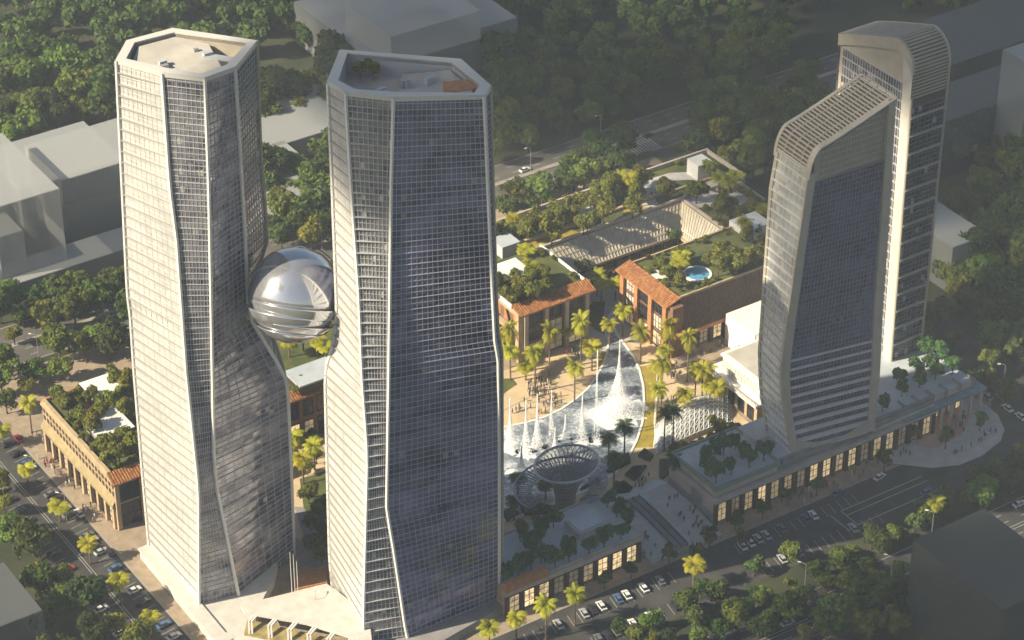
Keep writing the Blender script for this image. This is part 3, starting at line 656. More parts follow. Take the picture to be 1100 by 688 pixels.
def slab_tower_D():
    zb=12.8; x0,x1=88.2,100.4; yf,yr=-48.0,-13.5
    root=thing('curved_slab_tower','taller dark slab tower at the rear right with brown ribbed wrap-over top','tower',(x0,yf,zb))
    X0=lambda z:x0-1.9*(z-zb)/110; X1=lambda z:x1+0.2*(z-zb)/110
    # profile in the y-z plane: rear post, rising roof, rounded front shoulder
    prof=[]; ztr,ztf=115.0,125.0; R=8.0
    for i in range(13): prof.append((yr+(yf+R-yr)*i/12, ztr+(ztf-ztr)*(i/12)**.9))
    for i in range(1,9):
        a=math.pi/2*i/8; prof.append((yf+R-R*math.sin(a), ztf-R*(1-math.cos(a))))
    prof.append((yf,108.0)); 
    nf=31; zs=[zb+(111-zb)*k/nf for k in range(nf+1)]
    el=lambda z:Vector((X0(z),yr,z)); ef=lambda z:Vector((X0(z),yf,z)); er=lambda z:Vector((X1(z),yf,z)); ek=lambda z:Vector((X1(z),yr,z))
    # side (facing left): recessed glass inside the wide frame
    il=lambda z:Vector((X0(z)+.9,yr-1.5,z)); iff=lambda z:Vector((X0(z)+.9,yf+4.2,z))
    g=face_glass(il,iff,zs).build('side_glass',gl_mid,root); face_bars(il,iff,zs,24,hw=.35,hd=.3,vw=.18,vd=.3,mid=False).build('mullion_grid',bargrey,g)
    # frame band
    b=MB()
    def ring(y,z,w): return y,z
    jz=[zb+(117-zb)*k/12 for k in range(13)]
    for k in range(12):
        a,c=jz[k],jz[k+1]; b.quad((X0(a),yf+4.2,a),(X0(a),yf,a),(X0(c),yf,c),(X0(c),yf+4.2,c)); b.quad((X0(a)+.9,yf+4.2,a),(X0(a),yf+4.2,a),(X0(c),yf+4.2,c),(X0(c)+.9,yf+4.2,c))
    b.poly([(X0(117)-.16,yf+4.2,113.5)]+[(X0(117)-.16,yf,113.5)]+[(X0(117)-.16,y,z-.1) for y,z in prof[::-1] if z>=116.9 and y<yf+5.5])
    b.build('frame_jamb',cream,root)
    b=MB(); b.box(X0(60),X0(60)+.9,yr-1.5,yr,zb,ztr-1); b.build('rear_jamb',frame_beige,root)
    b=MB()
    for k in range(len(prof)-1):
        (ya,za),(yb,zbb)=prof[k],prof[k+1]
        if zbb<100: continue
        b.quad((X0(za)-.15,ya,za),(X0(za)-.15,ya,za-3.8),(X0(za)-.15,yb,zbb-3.8),(X0(za)-.15,yb,zbb))
        b.quad((X0(za)-.15,ya,za),(X0(za)-.15,yb,zbb),(X0(za)+.8,yb,zbb),(X0(za)+.8,ya,za))
    b.build('canopy_edge',frame_beige,root)
    b=MB(); xa=X0(111)+.7; b.poly([(xa,yr-1.5,111)]+[(xa,y,z-1.5) for y,z in prof if z>112 and y>yf+3.5]+[(xa,yf+4.0,111)])
    b.build('attic_screen',frame_beige,root)
    # front (facing the boulevard): black glass between projecting fins
    g=face_glass(ef,er,zs[:-2]).build('front_glass',gl_D,root); face_bars(ef,er,zs[:-2],9,hw=.3,hd=.2,vw=.12,vd=.2,mid=True).build('mullion_grid',bardark,g)
    face_fins(ef,er,zs[:-2:2],.45,.9).build('floor_fins',frame_beige,g)
    b=MB(); b.tube([ef(zb)+Vector((0,-.2,0)),ef(108)+Vector((0,-.2,0))],[.45,.45],6); b.tube([er(zb)+Vector((0,-.2,0)),er(117)+Vector((0,-.2,0))],[.5,.5],6); b.build('corner_rib',frame_beige,root)
    face_glass(er,ek,zs[::8]+[zs[-1]]).build('rear_facade',gl_A,root); face_glass(ek,el,zs[::8]+[zs[-1]]).build('rear_facade',gl_A,root)
    b=MB()
    for k in range(len(prof)-1):
        (ya,za),(yb,zbb)=prof[k],prof[k+1]; b.quad((X0(za),ya,za-1.1),(X0(za),yb,zbb-1.1),(X1(za),yb,zbb-1.1),(X1(za),ya,za-1.1))
    b.quad((X0(105),yf,108),(X0(105),yf,zs[-3]),(X1(105),yf,zs[-3]),(X1(105),yf,108))
    b.build('dark_gap_backing',bronze2,root)  # dark sheet below the slats keeps the gaps looking dark
    b=MB(); tot=[0]
    for k in range(len(prof)-1): tot.append(tot[-1]+math.hypot(prof[k+1][0]-prof[k][0],prof[k+1][1]-prof[k][1]))
    for i in range(44):
        s=tot[-1]*i/43; k=next((j for j in range(len(tot)-1) if tot[j+1]>=s-1e-6),len(tot)-2); t=(s-tot[k])/(tot[k+1]-tot[k]); y=prof[k][0]+(prof[k+1][0]-prof[k][0])*t; z=prof[k][1]+(prof[k+1][1]-prof[k][1])*t
        b.beam((X0(z)-.1,y,z),(X1(z)+.1,y,z),.3,.55)
    b.build('canopy_slats',frame_beige,root)
    b=MB()
    for k in range(len(prof)-1): b.beam((X1(120),prof[k][0],prof[k][1]),(X1(120),prof[k+1][0],prof[k+1][1]),.7,.7)
    b.build('canopy_edge',frame_beige,root)
    return root
slab_tower_D()
# ================================================================== LOW-RISE BUILDINGS
def wbox(b,face,a0,a1,d0,d1,z0,z1):
    """box on a wall: face ('x',Y) looks to -Y with a along x; ('y',X) looks to -X with a along y; d = distance out of the wall"""
    ax,c=face
    if ax=='x': b.box(a0,a1,c-d1,c-d0,z0,z1)
    else: b.box(c-d1,c-d0,a0,a1,z0,z1)
def window(parent,face,a0,a1,z0,z1,pane,frame=darkbrown,nv=2,nh=2,dep=.25,fw=.22):
    b=MB(); wbox(b,face,a0,a0+fw,0,dep,z0,z1); wbox(b,face,a1-fw,a1,0,dep,z0,z1); wbox(b,face,a0+fw,a1-fw,0,dep,z0,z0+fw); wbox(b,face,a0+fw,a1-fw,0,dep,z1-fw,z1)
    for i in range(1,nv): x=a0+(a1-a0)*i/nv; wbox(b,face,x-.06,x+.06,.02,dep-.05,z0+fw,z1-fw)
    for i in range(1,nh): z=z0+(z1-z0)*i/nh; wbox(b,face,a0+fw,a1-fw,.02,dep-.07,z-.06,z+.06)
    w=b.build('window',frame,parent)
    p=MB(); wbox(p,face,a0+fw,a1-fw,.01,.06,z0+fw,z1-fw); p.build('pane',pane,w)
    return w
def pent(b,x0,x1,y0,y1,z0,z1): b.box(x0,x1,y0,y1,z0,z1)
def parapet(parent,x0,x1,y0,y1,z0,z1,t,m,name='parapet'):
    b=MB(); b.box(x0,x1,y0,y0+t,z0,z1); b.box(x0,x1,y1-t,y1,z0,z1); b.box(x0,x0+t,y0+t,y1-t,z0,z1); b.box(x1-t,x1,y0+t,y1-t,z0,z1); return b.build(name,m,parent)
def tile_strip(parent,axis,a0,a1,lo,hi,zlo,zhi,m=terra,step=.9):
    """sloped tiled eave with raised rolls; axis 'x': runs along x, slopes in y from lo (low edge) to hi"""
    b=MB()
    if axis=='x': b.quad((a0,lo,zlo),(a1,lo,zlo),(a1,hi,zhi),(a0,hi,zhi)); b.quad((a0,lo,zlo-.5),(a1,lo,zlo-.5),(a1,lo,zlo),(a0,lo,zlo))
    else: b.quad((lo,a1,zlo),(lo,a0,zlo),(hi,a0,zhi),(hi,a1,zhi)); b.quad((lo,a1,zlo-.5),(lo,a0,zlo-.5),(lo,a0,zlo),(lo,a1,zlo))
    n=int((a1-a0)/step)
    for k in range(n):
        a=a0+(k+.5)*(a1-a0)/n
        if axis=='x': b.beam((a,lo,zlo+.08),(a,hi,zhi+.08),.34,.22)
        else: b.beam((lo,a,zlo+.08),(hi,a,zhi+.08),.34,.22)
    return b.build('tiled_eave',m,parent)

# ---------- left low building with the roof garden
Lb=thing('garden_roof_building','sandstone arcade building left of the leftmost tower with green roof garden','building',(-150,24,0))
X=-150
b=MB(); b.box(X,-112,24.3,74,0,18); b.build('wall',stone,Lb)
for k in range(9):
    a0=26.2+k*5.25; window(Lb,('y',X),a0,a0+3.2,.4,6.6,windark if k%3 else winpale,nv=2,nh=3,dep=.3)
b=MB()
for k in range(10): wbox(b,('y',X),24.6+k*5.25,25.9+k*5.25,0,1.0,0,8)
each(b,'pier',stone,Lb)
b=MB(); wbox(b,('y',X),24.3,74,0,1.3,8,9.0); b.quad((X-1.3,24.3,9.0),(X-1.3,74,9.0),(X,74,11),(X,24.3,11)); b.build('awning_band',lawngold and mat('ochre_band',(0.30,0.235,0.12),0.8,var=.15,scale=.4),Lb)
b=MB()
for k in range(22): wbox(b,('y',X),24.8+k*2.25,26.2+k*2.25,.0,.10,11.6,16.4)
b.build('upper_windows',darkbrown,Lb)
b=MB(); wbox(b,('y',X),24.3,74,0,.6,16.8,17.6); wbox(b,('y',X),24.3,74,0,.4,14,14.3); b.build('cornice',stone,Lb)
# +V face: two tall bays
for k in range(4):
    a0=-148.6+k*8.2; window(Lb,('x',24.3),a0,a0+6.6,9.6,16.6,windark,nv=3,nh=2); window(Lb,('x',24.3),a0,a0+6.6,.5,8.6,winglow if k==1 else windark,nv=3,nh=2)
b=MB()
for k in range(5): wbox(b,('x',24.3),-150.3+k*8.2,-149+k*8.2,0,.9,0,17)
each(b,'pier',stone,Lb)
tile_strip(Lb,'x',-151,-112,22.8,27.2,17.4,19.4); tile_strip(Lb,'x',-151,-112,75.2,72.4,17.8,19.4)
b=MB(); b.box(-150.6,-149.4,27.2,72.6,17.9,19.6); b.box(-113,-112,27,73,18,19.4); each(b,'parapet',stone,Lb)
b=MB(); b.box(-149.3,-113.1,27.3,72.3,18.02,18.5); b.build('roof_garden',lawn,Lb)
for (px,py,sx,sy,h) in ((110,418,4.6,5,3),(116,458,5.4,6,3.4)):
    p=W(px,py,20.5); b=MB(); b.box(p[0]-sx,p[0]+sx,p[1]-sy,p[1]+sy,18.5,18.5+h-.5); hh=b.build('roof_pavilion',greystone,Lb)
    b=MB(); b.box(p[0]-sx-.5,p[0]+sx+.5,p[1]-sy-.5,p[1]+sy+.5,18.5+h-.5,18.5+h); b.build('pavilion_roof',white,hh)
p=W(105,430,18.5); b=MB(); b.box(p[0]-5,p[0]+8,p[1]-5,p[1]+3,18.51,18.62); b.build('roof_terrace',terraband,Lb)

# ---------- building glimpsed between the twins
Mb=thing('garden_roof_building','dark brick building glimpsed in the gap between the two left towers','building',(-95,33,0))
b=MB(); b.box(-98,-40,33,66,0,17.6); b.build('wall',brick,Mb)
for k in range(6):
    a0=-96+k*5; window(Mb,('x',33),a0,a0+3.6,1,7.5,winglow if k in(2,3) else windark,nv=2,nh=3); window(Mb,('x',33),a0,a0+3.6,9.4,15.6,windark,nv=2,nh=2)
tile_strip(Mb,'x',-98.6,-39.4,31.8,35.2,17.2,18.8); b=MB(); b.box(-97.5,-40.5,35.4,65.5,17.6,18.1); b.build('roof_garden',lawn,Mb)
p=W(334,403,21); b=MB(); b.box(p[0]-6,p[0]+8,p[1]-4,p[1]+5,18.1,21); pv=b.build('roof_pavilion',darkbrown,Mb); b=MB(); b.box(p[0]-6.6,p[0]+8.6,p[1]-4.6,p[1]+5.6,21,21.6); b.build('pavilion_roof',roofblue,pv)

# ---------- plaza building left of the courtyard
Pb=thing('garden_roof_building','tall brown building with orange tiled eave left of the courtyard entrance','building',(1,32,0))
b=MB(); b.box(1,26.5,32.2,62,0,19); b.build('wall',brick,Pb)
for k in range(3):
    a0=2.6+k*8.0
    window(Pb,('x',32.2),a0,a0+5.6,13,18.2,windark,nv=3,nh=1); window(Pb,('x',32.2),a0,a0+5.6,7,12.4,windark if k!=1 else winpale,nv=2,nh=2); window(Pb,('x',32.2),a0,a0+5.6,.5,6.2,winglow,nv=2,nh=2)
b=MB()
for k in range(4): wbox(b,('x',32.2),.8+k*8.0,2.2+k*8.0,0,1.0,0,18.6)
each(b,'pier',stone2,Pb)
b=MB(); b.box(-1.2,1,32,34,0,19.2); b.box(-1.2,.98,34,62,17.6,19.2); b.box(-1.0,.9,34,62,9.4,10.4); each(b,'side_frame',stone,Pb)
b=MB()
for k in range(4): b.beam((.5,36+k*7,1),(.5,42+k*7,17),.6,.5,up=(1,0,0))
b.build('side_brace',darkbrown,Pb)
b=MB(); 
for k in range(5): wbox(b,('y',1),35+k*5.4,38.2+k*5.4,.02,.1,11,17)
each(b,'side_panel',terraband,Pb)
tile_strip(Pb,'x',-1.4,28.6,30.6,36,18.9,20.6)
b=MB(); b.box(-.8,27.2,36.1,62,19,19.9); b.build('roof_garden',lawn,Pb)
b=MB(); b.box(-1.3,-.8,36.1,62,19,20.5); b.box(27.2,27.8,36.1,62,19,20.7); each(b,'parapet',white,Pb)
p=W(553,291,22.5); b=MB(); b.box(p[0]-5,p[0]+4,p[1]-5,p[1]+6,19.9,22.4); pv=b.build('roof_pavilion',greystone,Pb); b=MB(); b.box(p[0]-5.4,p[0]+4.4,p[1]-5.4,p[1]+6.4,22.4,22.8); b.build('pavilion_roof',white,pv)

# ---------- courtyard block: sloped glazed roofs round a sunken court, garden roof behind
Cb=thing('courtyard_building','courtyard block with sloping glazed roofs, arcades and a wide rear roof garden','building',(27,62,0))
b=MB(); b.box(-60,116,64,86.5,0,16.4); b.build('wall',stone2,Cb)
b=MB(); b.box(88,112,12,63.9,0,16.4); b.build('wall',stone2,Cb)
b=MB(); b.box(-60,116,64.1,86.5,16.4,17.0); b.build('roof_garden',lawn,Cb); b=MB(); b.sheet([W2(*p,17.03) for p in [(560,262),(602,243),(622,250),(575,272)]],17.03); b.sheet([W2(*p,17.03) for p in [(668,225),(690,215),(700,226),(676,236)]],17.03); b.sheet([W2(*p,17.03) for p in [(530,266),(556,258),(560,270),(532,276)]],17.03); b.build('gravel_bed',lawngold,Cb); b=MB(); b.box(88.1,112,12,64,16.4,17.0); b.build('roof_garden',lawn,Cb)
glz=glass_facade('glass_sloped',(0.42,0.38,0.31),(0.66,0.58,0.45),metal=0.1,rough=0.3,pu=1.5,pv=2.2,blind_p=.25,blind=(0.6,.52,.38))
def sloped(pl,pr,ql,qr,nu,nv,name):
    """glazed slope between top edge pl-pr and bottom edge ql-qr"""
    pl,pr,ql,qr=[Vector(v) for v in (pl,pr,ql,qr)]; b=MB(); wu=(pr-pl).length; wv=(ql-pl).length
    b.quad(ql,qr,pr,pl,[(0,0),(wu,0),(wu,wv),(0,wv)]); g=b.build(name,glz,Cb); n=(qr-ql).cross(pl-ql).normalized(); b=MB()
    for k in range(nu+1): t=k/nu; b.beam(ql.lerp(qr,t)+n*.1,pl.lerp(pr,t)+n*.1,.14,.25,up=n)
    for k in range(nv+1): t=k/nv; b.beam(ql.lerp(pl,t)+n*.1,qr.lerp(pr,t)+n*.1,.2 if k!=1 else .5,.25,up=n)
    b.build('glazing_bars',frame_beige,g)
sloped((26.8,63.9,16.6),(87.9,63.9,16.6),(30,55.5,9.8),(81,55.5,9.8),40,5,'sloped_glazing')
sloped((87.9,63.9,16.6),(87.9,36,16.6),(81,55.5,9.8),(81,36,9.8),18,5,'sloped_glazing')
b=MB(); b.box(26.8,81,55.6,56.4,8.8,9.75); b.box(80.2,81,36,55.6,8.8,9.75); each(b,'gutter_beam',stone,Cb)
b=MB(); b.box(28,82,59.5,60.0,0,9.8); b.box(84,84.5,36,59.5,0,9.8); each(b,'court_wall',darkbrown,Cb)
for k in range(10):
    a0=30+k*5.1; window(Cb,('x',59.4),a0,a0+3.4,.6,4.2,winglow if k%2 else windark,nv=2,nh=1); window(Cb,('x',59.4),a0,a0+3.4,5.4,8.6,windark,nv=2,nh=1)
b=MB(); b.box(28,81,55.8,59.4,4.4,5.1); b.box(81.1,84,36,59,4.4,5.1); each(b,'gallery_floor',stone,Cb)
for k in range(11): b=MB(); b.box(29.2+k*5.1,29.9+k*5.1,55.8,56.5,.14,8.8); b.build('column',darkbrown,Cb)
b=MB(); b.box(-60,116,85.7,86.5,17,18.5); b.box(24,116,64.0,64.8,17,18.0); b.box(115.2,116,64.8,85.7,17,18.4); b.box(88.0,88.7,12,63.9,17,18.0); b.box(111.4,112,12,64,17,18.0); each(b,'parapet',stone2,Cb)
b=MB(); b.box(24,86,70.0,71.2,17,18.2); b.box(86,112,69.6,70.6,17,17.9); b.build('garden_wall',stone,Cb)
# oval drive on the roof
b=MB(); oc=W(728,207,17.1); pts=[]
pth=[W(*p,17.05) for p in [(700,222),(694,212),(696,203),(706,195),(722,190),(742,189),(757,191),(772,199),(786,208),(800,218)]]
Lr=[]
for k in range(len(pth)):
    a,c=Vector(pth[max(0,k-1)]),Vector(pth[min(len(pth)-1,k+1)]); d=(c-a).normalized(); s=Vector((-d.y,d.x,0))*2.8; Lr.append((Vector(pth[k])-s,Vector(pth[k])+s))
for k in range(len(Lr)-1): b.quad(Lr[k][0],Lr[k+1][0],Lr[k+1][1],Lr[k][1])
b.build('roof_drive',palepave,Cb)
b=MB(); b.sheet([W2(*p,17.04) for p in [(615,232),(648,213),(656,216),(628,233)]],17.055); b.build('roof_terrace',palepave,Cb)
b=MB(); b.sheet([W2(*p,17.04) for p in [(729,215),(745,200),(772,208),(765,222),(745,224)]],17.075); b.build('roof_terrace',palepave,Cb)
for (px,py,sx,sy,h,mm) in ((752,172,3.2,3.2,6,white),(806,238,5.5,4.5,5,white),(543,258,3.6,3.6,4.5,roofblue)):
    p=W(px,py,17+h); b=MB(); b.box(p[0]-sx,p[0]+sx,p[1]-sy,p[1]+sy,17,17+h); b.build('roof_pavilion',mm,Cb)

# ---------- right courtyard building with pool on its roof
Rb=thing('garden_roof_building','brown building right of the courtyard with ribbed sloping roof and round blue pool','building',(42.3,6.6,0))
b=MB(); b.box(42.3,88,9.2,36,0,19.4); b.build('wall',brick,Rb)
for k in range(3):
    a0=12.6+k*7.6
    window(Rb,('y',42.3),a0,a0+5.0,13.4,18.4,windark if k!=2 else winpale,nv=3,nh=2); window(Rb,('y',42.3),a0,a0+5.0,7.2,12.6,windark if k==1 else winpale,nv=3,nh=2); window(Rb,('y',42.3),a0,a0+5.0,.6,6.2,winglow,nv=2,nh=2)
b=MB()
for k in range(4): wbox(b,('y',42.3),9.4+k*7.9,11.3+k*7.9,0,1.1,0,19)
each(b,'pier',terraband,Rb)
tile_strip(Rb,'y',8.4,37,40.6,46.4,19.2,21.2)
# ribbed mansard towards the plaza
b=MB(); b.quad((46.5,5.6,9.6),(92,5.6,9.6),(92,9.4,20.4),(46.5,9.4,20.4)); b.poly([(46.5,5.6,9.6),(46.5,9.4,20.4),(46.5,9.4,9.6)]); rb=b.build('mansard',brownlouver,Rb)
b=MB()
for k in range(50): x=46.9+k*.91; b.beam((x,5.5,9.7),(x,9.3,20.5),.3,.35,up=(0,-1,0))
b.build('mansard_ribs',mat('rib_brown',(0.17,0.105,0.07),0.7,var=.2,scale=.7),rb)
b=MB(); b.box(42.0,46.4,6.6,9.3,0,19.2); b.build('corner_pier',brick,Rb)
b=MB(); b.box(42.2,92,4.9,6.5,8.2,9.6); b.build('cornice',terraband,Rb)
b=MB(); b.box(42.6,92,7.0,9.0,0,8.2); b.build('ground_floor_wall',brick,Rb)
for k in range(6):
    a0=53.5+k*5.6; window(Rb,('x',7.0),a0,a0+3.6,1.6,7.6,winglow if k%3==1 else winpale,nv=2,nh=3)
b=MB()
for k in range(7): wbox(b,('x',7.0),51.9+k*5.6,53.3+k*5.6,0,.7,0,8.2)
each(b,'pier',darkbrown,Rb)
b=MB(); b.box(46.5,88,9.6,35.8,19.4,20.0); b.build('roof_garden',lawn,Rb)
b=MB(); b.box(46.5,92,9.3,9.9,20,21); b.box(46.5,88,35.4,36,20,20.8); each(b,'parapet',stone,Rb)
pc2=W(749,294,20.3); b=MB(); b.lathe([(4.9,0),(4.9,.35)],(pc2[0],pc2[1],20.0),28); pd=b.build('pool_deck',white,Rb); b=MB(); b.lathe([(3.9,0),(3.9,.06)],(pc2[0],pc2[1],20.36),28); b.build('pool_water',poolblue,pd)
p=W(708,297,21); b=MB(); b.box(p[0]-1.5,p[0]+2,p[1]-4.5,p[1]+4.5,20,21); b.build('roof_pavilion',white,Rb)
b=MB(); b.quad((50,4.0,.2),(90,4.0,.2),(90,7,1.2),(50,7,1.2)); b.build('terrace_step',sidewalk_m,Rb)

# ---------- white terraced building behind the front slab tower
Wb=thing('terraced_building','white stepped terrace building tucked behind the front right tower','building',(43.5,-32,0))
b=MB(); b.box(44.8,61,-36,-17,7.5,13.6); b.build('wall',white,Wb)
b=MB(); b.box(44.2,61.5,-36.6,-16.4,13.6,14.4); b.build('roof_slab',white,Wb)
b=MB(); b.box(45.6,60.5,-35.6,-17.6,14.41,14.5); b.build('roof_deck',roofpale,Wb)
b=MB(); b.box(42.6,61.8,-38,-13,0,6.6); b.build('lower_wall',stone,Wb)
b=MB(); b.box(41.4,61.9,-38.6,-12.2,6.6,7.5); b.build('terrace_slab',white,Wb)
b=MB(); wbox(b,('y',41.6),-38.4,-12.4,0,.12,8.2,8.5); wbox(b,('y',41.6),-38.4,-12.4,0,.1,7.5,7.7)
for k in range(14): wbox(b,('y',41.6),-38.3+k*2,-38.15+k*2,0,.1,7.5,8.5)
b.build('balustrade',frame_beige,Wb)
b=MB()
for k in range(12): wbox(b,('y',44.8),-35+k*1.55,-34+k*1.55,.0,.06,8.3,12.6)
b.build('upper_windows',winpale,Wb)
for k in range(5): window(Wb,('y',42.6),-36.5+k*4.9,-33.2+k*4.9,.4,5.6,windark,nv=2,nh=2)
b=MB(); b.box(62,87.9,-11.5,4,0,12); each(b,'rear_wing',white,Wb)
b=MB(); b.box(87.9,114,-10,11.9,0,12.5); each(b,'rear_wing',stone2,Wb)

# ---------- right podium with lit arcades
Db=thing('podium_building','long podium with lit arcades under the right towers and trees on its pale roof','building',(-.6,-73,0))
b=MB(); b.box(-.2,24,-72.2,-49.5,0,9.2); b.build('wall',stone2,Db)
b=MB(); b.box(24,86,-72.2,-50,0,9.2); b.build('wall',stone2,Db); b=MB(); b.box(86,103,-66.5,-12,0,12.3); b.box(62,85.9,-49.9,-12,0,12.7); b.build('wall',stone2,Db)
b=MB(); b.box(-.8,86,-73.4,-72.2,8.4,9.6); b.box(-.8,-.2,-72.2,-49,8.4,9.6); b.build('cornice',stone2,Db)
b=MB(); b.box(.6,24,-71.4,-50,9.6,12.6); b.build('upper_wall',stone2,Db)
b=MB(); b.box(0.2,24.6,-71.9,-71.3,11.8,13.3); b.box(.2,.8,-71.3,-49.6,11.8,13.3); b.box(.8,24.6,-50.2,-49.6,11.8,13.3); b.box(24.1,24.7,-71.3,-50.2,11.8,13.3); each(b,'parapet',mat('copper_green_edge',(0.20,0.26,0.21),.7,var=.15,scale=.4),Db)
b=MB(); b.box(.9,24,-71.2,-50.3,12.6,12.75); b.build('roof_deck',roofblue,Db)
b=MB(); b.box(24.8,86,-70.6,-50,9.2,12.7); b.build('upper_wall',greystone,Db)
b=MB(); b.box(24.8,62,-70.2,-50,12.71,12.82); b.box(62,103,-70.2,-12,12.71,12.82); b.build('roof_deck',roofblue,Db)
b=MB(); b.box(26,86,-71.6,-70.6,11.2,12.6); b.box(24.8,86,-71.0,-70.4,12.8,13.4); each(b,'parapet',greystone,Db)
b=MB(); b.box(61,86,-72.0,-70.7,9.7,10.9); each(b,'balcony_front',stone2,Db)
p=W(812,466,15); b=MB(); b.box(p[0]-2.5,p[0]+2.5,p[1]-3,p[1]+3,12.8,15); b.build('roof_pavilion',palepave,Db)
for k in range(17):
    a0=.8+k*5.02
    window(Db,('x',-72.2),a0,a0+3.5,.6,7.4,winglow,nv=2,nh=3)
b=MB()
for k in range(18): wbox(b,('x',-72.2),-.5+k*5.02,.7+k*5.02,0,.9,0,8.4)
each(b,'pier',darkbrown,Db)
b=MB(); wbox(b,('y',-.2),-72,-49.6,0,.3,0,4); wbox(b,('y',-.2),-66,-61,.3,.36,4.2,7.6); each(b,'side_panel',greystone,Db)
# entrance canopy with portal ribs over the drop-off
b=MB(); b.box(73,106.5,-73.6,-66.6,9.4,10.2); b.build('canopy_roof',tealroof,Db)
for k in range(8): b=MB(); b.box(76.3+k*4.1,77.2+k*4.1,-72.6,-71.8,.3,9.4); b.build('column',stone2,Db)
for k in range(6): 
    b=MB(); x=74.5+k*5.6; b.box(x,x+.8,-71.2,-67.2,13.0,13.6); b.box(x,x+.8,-71.2,-70.5,10.2,13.0); b.build('portal_rib',greystone,Db)
b=MB(); b.box(74,104,-70.4,-70.0,10.3,12.6); b.build('sign_band',stone2,Db)
for k in range(5): window(Db,('x',-66.6),87.2+k*3.2,89.8+k*3.2,.4,7.8,winglow,nv=2,nh=3,frame=bronze)
b=MB(); b.box(86.2,86.5,-72,-66.6,.3,9.3); each(b,'side_panel',winglow,Db)

# ---------- left retail pavilion
Sb=thing('retail_building','low shop row with lit arcade beside the right-hand dark glass tower','building',(-76,-74.6,0))
b=MB(); b.box(-76,-28.6,-73.8,-52,0,9.4); b.build('wall',stone,Sb)
b=MB(); b.box(-76.6,-28.2,-74.9,-73.8,8.0,9.7); b.box(-28.6,-28.0,-73.8,-52,8.0,9.7); b.build('cornice',stone2,Sb)
b=MB(); b.box(-76.6,-62,-75.2,-72.8,9.75,12.3); b.build('sign_parapet',terraband,Sb)
b=MB(); b.box(-75.8,-28.8,-73.6,-52.2,9.42,9.62); b.build('roof_deck',roofblue,Sb)
b=MB(); b.box(-75.8,-28.8,-74.0,-73.6,9.72,10.2); b.box(-76,-28.8,-52.2,-51.8,9.4,10.2); each(b,'parapet',stone2,Sb)
p=W(630,560,12.4); b=MB(); b.box(p[0]-5.2,p[0]+5.2,p[1]-4,p[1]+4,9.6,12.2); pv=b.build('roof_pavilion',palepave,Sb); b=MB(); b.box(p[0]-4.4,p[0]+4.4,p[1]-3.2,p[1]+3.2,12.2,12.5); b.build('skylight',roofblue,pv)
for k in range(9):
    a0=-74.9+k*5.15; window(Sb,('x',-73.8),a0,a0+3.7,.6,6.9,winglow,nv=2,nh=3)
b=MB()
for k in range(10): wbox(b,('x',-73.8),-76.3+k*5.15,-75.1+k*5.15,0,.9,0,8)
each(b,'pier',darkbrown,Sb)
b=MB(); b.box(-28.5,-26.6,-73.8,-52,0,2.5); b.build('stair_cheek',greystone,Sb)

# ---------- broad public stair
Tb=thing('broad_stair','wide pale blue-grey public stair with central ramp between the two shop rows','stair',(-14,-62,0))
b=MB(); n=14
for k in range(n):
    y=-77.5+k*1.15; z=.13+.16*(k+1); b.box(-26.5,-17.4,y,-50,.13,z) if k==n-1 else b.box(-26.5,-17.4,y,y+1.15,.13,z)
for k in range(n):
    y=-77.5+k*1.15; z=.13+.16*(k+1); b.box(-12.6,-1.0,y,-50,.13,z) if k==n-1 else b.box(-12.6,-1.0,y,y+1.15,.13,z)
b.build('steps',palepave,Tb)
b=MB(); b.prism([(-17.3,-76),(-12.7,-76),(-12.7,-50),(-17.3,-50)],.13,[.2,.2,2.37,2.37]); b.build('central_ramp',greystone,Tb)
for x in (-17.2,-12.8,-15.0): b=MB(); b.beam((x,-76,1.1),(x,-60,3.0),.25,.5); b.beam((x,-60,3.0),(x,-51,3.2),.25,.5); b.box(x-.1,x+.1,-76.1,-75.9,.2,1.2); b.box(x-.1,x+.1,-51.2,-51,.3,3.2); b.build('handrail',darksteel,Tb)
b=MB(); b.prism([(-26.5,-49.9),(-1,-49.9),(-1,-44),(-26.5,-44)],.136,[2.36,2.36,.15,.15]); b.build('landing_slope',roofblue,Tb)

# ---------- entrance canopy between the twins
Eb=thing('entrance_canopy','pale folded canopy with slanted paired struts between the feet of the twin towers','canopy',(-128,-42,0))
zt=8.0
top=[W2(*p,zt) for p in [(257,650),(300,642),(351,628),(358,634),(392,668),(392,690),(262,662)]]
b=MB(); b.prism([W2(*p,zt) for p in [(258,650),(351,627),(396,660),(400,692),(330,670),(262,658)]],zt-.7,zt); b.build('canopy_roof',cream,Eb)
b=MB(); b.prism([W2(*p,4.0) for p in [(252,684),(258,676),(400,706),(398,720),(250,690)]],3.2,4.0); b.build('lower_slab',cream,Eb)
for k in range(6):
    for s in (0,1.6):
        x=262+k*21+s*2; a=W(x+14,658+k*4.5,zt-.3); c=W(x+5,668+k*4.8,zt-1.2); e=W(x+6,684+k*4.4,3.9)
        b=MB(); b.beam(a,c,.55,.55); b.beam(c,e,.5,.5); b.build('strut',pale,Eb)
b=MB(); a=[W2(*p,5) for p in [(266,664),(396,694),(396,706),(262,680)]]; b.prism(a,.2,4.6); b.build('lobby_glass',mat('lobby_gold',(0.30,0.24,0.10),.3,var=.3,scale=.5),Eb)
# hedge-clad court wall in the gap
b=MB(); b.prism([W2(*p,0) for p in [(314,624),(352,612),(352,634),(318,646)]],.14,2.0); tag(b.build('orange_screen',terraband),'low orange glowing screen wall in the gap between the twin towers','wall')
